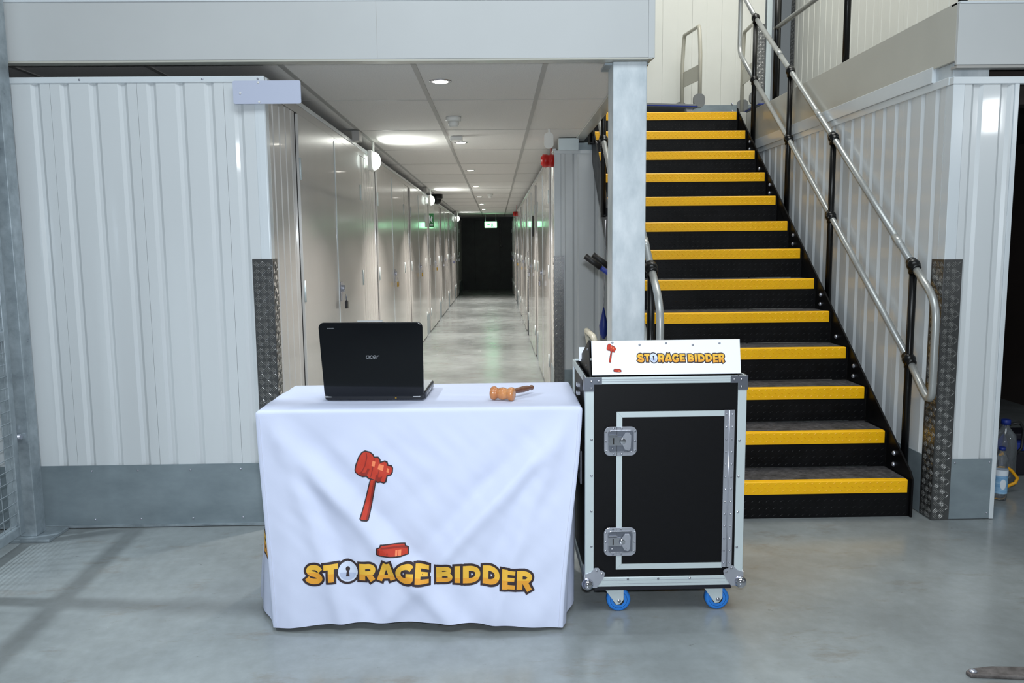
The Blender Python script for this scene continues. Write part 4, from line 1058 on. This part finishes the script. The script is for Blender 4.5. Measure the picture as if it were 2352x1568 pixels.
# door with frame, piano hinge
dx0, dx1, dz0, dz1 = .398, .795, .168, .720
dr = MB().box(dx0+.004, dx1-.02, cy0+.0005, cy0+.006, dz0+.004, dz1-.004).build('door', M['case_black'], fc)
fe = .019
MB().prism([(dx0, 0+cy0-.003, dz0), (dx0+fe, cy0-.003, dz0+fe), (dx0+fe, cy0-.003, dz1-fe), (dx0, cy0-.003, dz1)], (0, .004, 0)).build('door_frame', M['alu'], dr)
MB().prism([(dx0+.0005, cy0-.003, dz1), (dx0+fe+.0005, cy0-.003, dz1-fe), (dx1-.03, cy0-.003, dz1-fe), (dx1-.03, cy0-.003, dz1)], (0, .004, 0)).build('door_frame', M['alu'], dr)
MB().prism([(dx0+.0005, cy0-.003, dz0), (dx1-.03, cy0-.003, dz0), (dx1-.03, cy0-.003, dz0+fe), (dx0+fe+.0005, cy0-.003, dz0+fe)], (0, .004, 0)).build('door_frame', M['alu'], dr)
hz0, hz1, hx = dz0+.003, dz1+.002, dx1-.016
MB().box(hx-.0165, hx-.001, cy0-.004, cy0-.001, hz0, hz1).build('hinge_leaf', M['zinc'], dr)
MB().box(hx+.002, hx+.0185, cy0-.004, cy0-.001, hz0, hz1).build('hinge_leaf', M['zinc'], dr)
MB().tube([(hx+.0005, cy0-.004, hz0), (hx+.0005, cy0-.004, hz1)], .0028, 8).build('hinge_pin', M['zinc'], dr)
for k in range(13):
    z = hz0+.015+k*(hz1-hz0-.03)/12; rivet(dr, hx-.009, z, cy0-.004, .0034); rivet(dr, hx+.011, z, cy0-.004, .0034)
# butterfly latches
def latch(zc, turn):
    xc = dx0+.013; w, h = .110, .100
    L = MB().prism([(xc+u, cy0-.0060, zc+v) for u, v in rrect(w, h, .020, 6)], (0, .003, 0))
    l = L.build('latch', M['zinc'], fc, .0008)
    MB().prism([(xc+.001+u, cy0-.0065, zc+v) for u, v in rrect(w-.026, h-.026, .010, 5)], (0, .0008, 0)).build('dish', M['bracket_grey'], l)
    rim = [Vector((xc+.001+u, cy0-.0070, zc+v)) for u, v in rrect(w-.026, h-.026, .010, 5)]; rim.append(rim[0])
    MB().tube(rim, .0016, 6, caps=False).build('dish_rim', M['chrome'], l)
    MB().box(xc-.040, xc+.004, cy0-.0095, cy0-.0068, zc-.014, zc+.016).build('hook_plate', M['chrome'], l, .001)
    MB().box(xc-.026, xc-.022, cy0-.0098, cy0-.0096, zc-.010, zc+.012).build('slot', M['dark'], l)
    MB().box(xc-.038, xc-.010, cy0-.0105, cy0-.0069, zc+.018, zc+.023).build('keeper', M['chrome'], l, .0008)
    wing = [(xc+.005, zc+.014), (xc+.016, zc+.030), (xc+.030, zc+.030), (xc+.036, zc+.020), (xc+.034, zc-.022), (xc+.028, zc-.032), (xc+.014, zc-.028), (xc+.006, zc-.012)]
    MB().prism([(a, cy0-.0125, b) for a, b in wing], (0, .003, 0)).build('wing', M['zinc'], l, .001)
    MB().lathe([(0, .012), (.002, .012), (.003, .007), (.0035, .002)], (xc+.008, cy0-.0100, zc+.001), (0, -1, 0), 16).build('cam', M['chrome'], l)
    for dx, dz in ((-.049, .033), (-.049, 0), (-.049, -.033), (.049, .033), (.049, 0), (.049, -.033), (-.024, .044), (.004, .044), (-.024, -.044), (.004, -.044), (-.028, -.024), (.022, -.022)):
        rivet(l, xc+dx, zc+dz, cy0-.006 if abs(dx) > .03 or abs(dz) > .03 else cy0-.0095, .0036)
    MB().box(xc-.0005-.0125, xc-.012, cy0-.0068, cy0-.0058, zc-.05, zc+.05).build('split_line', M['dark'], l)
latch(.620, 0); latch(.268, 0)
# side handle and latch seen edge-on at the left
MB().prism([(cx0-.006, cy0+.10, .56), (cx0-.006, cy0+.22, .56), (cx0-.006, cy0+.22, .44), (cx0-.006, cy0+.10, .44)], (.0055, 0, 0)).build('side_dish', M['zinc'], fc, .002)
MB().tube([(cx0-.012, cy0+.12, .48), (cx0-.018, cy0+.12, .50), (cx0-.018, cy0+.20, .50), (cx0-.012, cy0+.20, .48)], .005, 8).build('side_handle', M['rubber'], fc)
for z in (.79, .76): MB().box(cx0-.012, cx0, cy0+.16, cy0+.19, z-.012, z).build('side_catch', M['zinc'], fc, .001)
# castors
for (wx, wy) in ((.408, 2.715), (.755, 2.715), (.408, 3.07), (.755, 3.07)):
    zt = cz0-.018
    fk = MB().prism([(wx-.045, wy-.022, zt), (wx+.022, wy-.022, zt), (wx+.022, wy-.022, .046), (wx+.010, wy-.022, .030), (wx-.004, wy-.022, .028), (wx-.014, wy-.022, .042)], (0, .003, 0))
    fk.prism([(wx-.045, wy+.019, zt), (wx+.022, wy+.019, zt), (wx+.022, wy+.019, .046), (wx+.010, wy+.019, .030), (wx-.004, wy+.019, .028), (wx-.014, wy+.019, .042)], (0, .003, 0))
    fk.box(wx-.045, wx+.03, wy-.03, wy+.03, zt-.003, zt)
    f = fk.build('castor', M['alu'], fc, .0008)
    wc_ = (wx+.006, wy, .042)
    MB().lathe([(-.014, .028), (-.015, .036), (-.011, .0415), (.011, .0415), (.015, .036), (.014, .028)], wc_, (0, 1, 0), 28).build('tyre', M['tyre_blue'], f)
    MB().lathe([(-.0155, .010), (-.013, .026), (-.0145, .030), (.0145, .030), (.013, .026), (.0155, .010)], wc_, (0, 1, 0), 24).build('wheel_hub', M['rubber'], f)
    MB().lathe([(-.026, .003), (-.0245, .0065), (.0245, .0065)], wc_, (0, 1, 0), 12).build('axle_bolt', M['chrome'], f)

# sloped hood with the white sign standing in the open top
hd_ = thing('hood', (.575, 2.8, .84), 'dark sloped hood rising from the open top of the flight case', 'hood')
for x in (cx0+.020, .838-.022):
    MB().prism([(x, 2.692, .78), (x, 2.745, .955), (x, 3.03, .858), (x, 3.03, .78)], (.004, 0, 0)).build('cheek', M['case_black'], hd_)
MB().prism([(cx0+.025, 2.748, .952), (cx0+.025, 3.028, .857), (cx0+.025, 3.028, .852), (cx0+.025, 2.748, .947)], (.838-.022-cx0-.025, 0, 0)).build('hood_back', M['case_black'], hd_)
for y, z in ((2.77, .92), (2.80, .86), (2.97, .855)):
    MB().lathe([(0, .005), (.003, .003)], (cx0+.020, y, z), (-1, 0, 0), 8).build('rivet', M['chrome'], hd_)
MB().box(.302, .324, 2.97, 2.974, .850, .902).build('white_tab', M['sign_white'], hd_)
sg = thing('sign_board', (.575, 2.69, .835), 'white sign board with gold lettering fixed on top of the flight case', 'sign')
bn = Vector((0, -1, .30)).normalized()
b0, b1 = un(1360, 861, 1, 2.684), un(1702, 858, 1, 2.684); t0_, t1_ = un(1358, 780, 1, 2.722), un(1699, 781, 1, 2.722)
zb_, zt_ = (b0.z+b1.z)/2, (t0_.z+t1_.z)/2
MB().prism([(b0.x, 2.684, zb_), (b1.x, 2.684, zb_), (t1_.x, 2.722, zt_), (t0_.x, 2.722, zt_)], -bn*.005).build('board', M['sign_white'], sg, .0008)
def yb(z): return 2.684+(z-zb_)*(2.722-2.684)/(zt_-zb_)
for px, py in ((1407, 787), (1469, 792), (1530, 788), (1591, 792), (1653, 788)):
    p = un(px, py, 1, 2.715)
    MB().lathe([(0, .0042), (.001, .0042), (.0025, .002)], (p.x, yb(p.z), p.z), bn, 10).build('rivet', M['zinc'], sg)
WARP = [(100, 1300), (180, 1300), (340, 1292), (500, 1278), (1000, 1279), (1500, 1283), (1800, 1292), (2010, 1316), (2170, 1334), (2300, 1348)]
def wc2(x):
    for (a, ya), (b, y_b) in zip(WARP, WARP[1:]):
        if x <= b: return ya+(y_b-ya)*(x-a)/(b-a)
    return WARP[-1][1]
def map_sign(x, y, layer):
    if y > 1140: px, py = 1462.5+(x-80)*.0936, 822+(y-wc2(x))*.108
    else: px, py = 1394.4+(x-545)*.0605, 790.3+(y-155)*.0646
    p = un(px, py, 1, 2.70); q = Vector((p.x, 0, p.z)); q.y = yb(q.z)
    return q+bn*(.0004+.0003*layer)
for nm, pt, lb in PRT: tag(print_mesh(nm, sg, map_sign, None, part=pt), lb)

# ================================================================ RIGHT-HAND SMALL THINGS
bt = thing('water_bottle', (2.490, 3.86, 0), 'clear water bottle with a blue and white label on the floor at the far right', 'bottle')
MB().lathe([(0.001, .022), (.004, .030), (.02, .0315), (.055, .031), (.155, .031), (.175, .028), (.185, .0315), (.205, .031), (.235, .020), (.248, .0125), (.262, .0125)], (2.490, 3.86, 0), (0, 0, 1), 20).build('bottle_body', M['clear'], bt)
MB().lathe([(.035, .0325), (.125, .0325)], (2.490, 3.86, 0), (0, 0, 1), 20, caps=False).build('blue_label', M['water_label'], bt)
MB().lathe([(.125, .0326), (.155, .0326)], (2.490, 3.86, 0), (0, 0, 1), 20, caps=False).build('white_band', M['label_white'], bt)
lo = MB()
for k in range(20):
    a0 = -2.2+.045*k
    for v0, v1 in ((.058, .110),):
        hh = math.sqrt(max(0, 1-((k-9.5)/9.5)**2))*.026
        c = (v0+v1)/2
        lo.add([(2.490+.033*math.cos(a), 3.86+.033*math.sin(a), z) for a, z in ((a0, c-hh), (a0+.045, c-hh), (a0+.045, c+hh), (a0, c+hh))], [(0, 1, 2, 3)])
lo.build('label_emblem', M['label_white'], bt)
MB().lathe([(.250, .015), (.266, .015)], (2.490, 3.86, 0), (0, 0, 1), 14).build('cap', M['blue'], bt)
jg = thing('water_jug', (2.655, 4.10, 0), 'clear plastic jug with a dark blue cap behind the water bottle', 'jug')
MB().lathe([(.001, .050), (.01, .058), (.22, .058), (.27, .050), (.305, .022), (.315, .018), (.33, .018)], (2.655, 4.10, 0), (0, 0, 1), 20).build('jug_body', M['clear'], jg)
MB().lathe([(.325, .024), (.35, .022)], (2.655, 4.10, 0), (0, 0, 1), 14).build('cap', M['blue'], jg)
MB().tube([(2.67, 4.09, .325), (2.72, 4.085, .335), (2.742, 4.085, .30), (2.737, 4.085, .20), (2.71, 4.085, .17)], .008, 8).build('handle', M['rubber'], jg)
cr = thing('tool_box', (2.90, 4.35, 0), 'low black and blue box at the right edge on the dark floor', 'box')
MB().box(2.77, 3.08, 4.25, 4.50, 0, .14).build('box_body', M['box_black'], cr, .01)
MB().box(2.765, 3.085, 4.244, 4.506, .14, .185).build('box_lid', M['blue'], cr, .008)
MB().box(2.80, 3.05, 4.30, 4.45, .185, .225).build('carry_handle', M['box_black'], cr, .01)
ys = thing('yellow_strap', (2.52, 3.98, 0), 'yellow strap looped over the floor beside the water bottle', 'strap')
MB().tube([(2.52, 3.95, .15), (2.56, 3.95, .145), (2.60, 3.95, .12), (2.635, 3.95, .08), (2.625, 3.95, .055), (2.57, 3.95, .030), (2.51, 3.95, .02), (2.50, 3.95, .010)], .0085, 8).build('strap', M['yellow_strap'], ys)
fp = thing('floor_track', (1.62, 2.40, 0), 'worn metal strip lying on the floor in the bottom right corner', 'metal strip')
pa = un(2226, 1557, 2, 0); 
MB().prism([(pa.x+.02, pa.y+.035, 0), (pa.x, pa.y+.02, 0), (pa.x+.004, pa.y, 0), (pa.x+.5, pa.y-.06, 0), (pa.x+.5, pa.y+.02, 0), (pa.x+.09, pa.y+.046, 0)], (0, 0, .012)).build('strip', M['plate_rust'], fp, .004)
MB().lathe([(0, .012), (.004, .011), (.006, .005)], (pa.x+.02, pa.y+.016, .012), (0, 0, 1), 12).build('bolt', M['zinc'], fp)
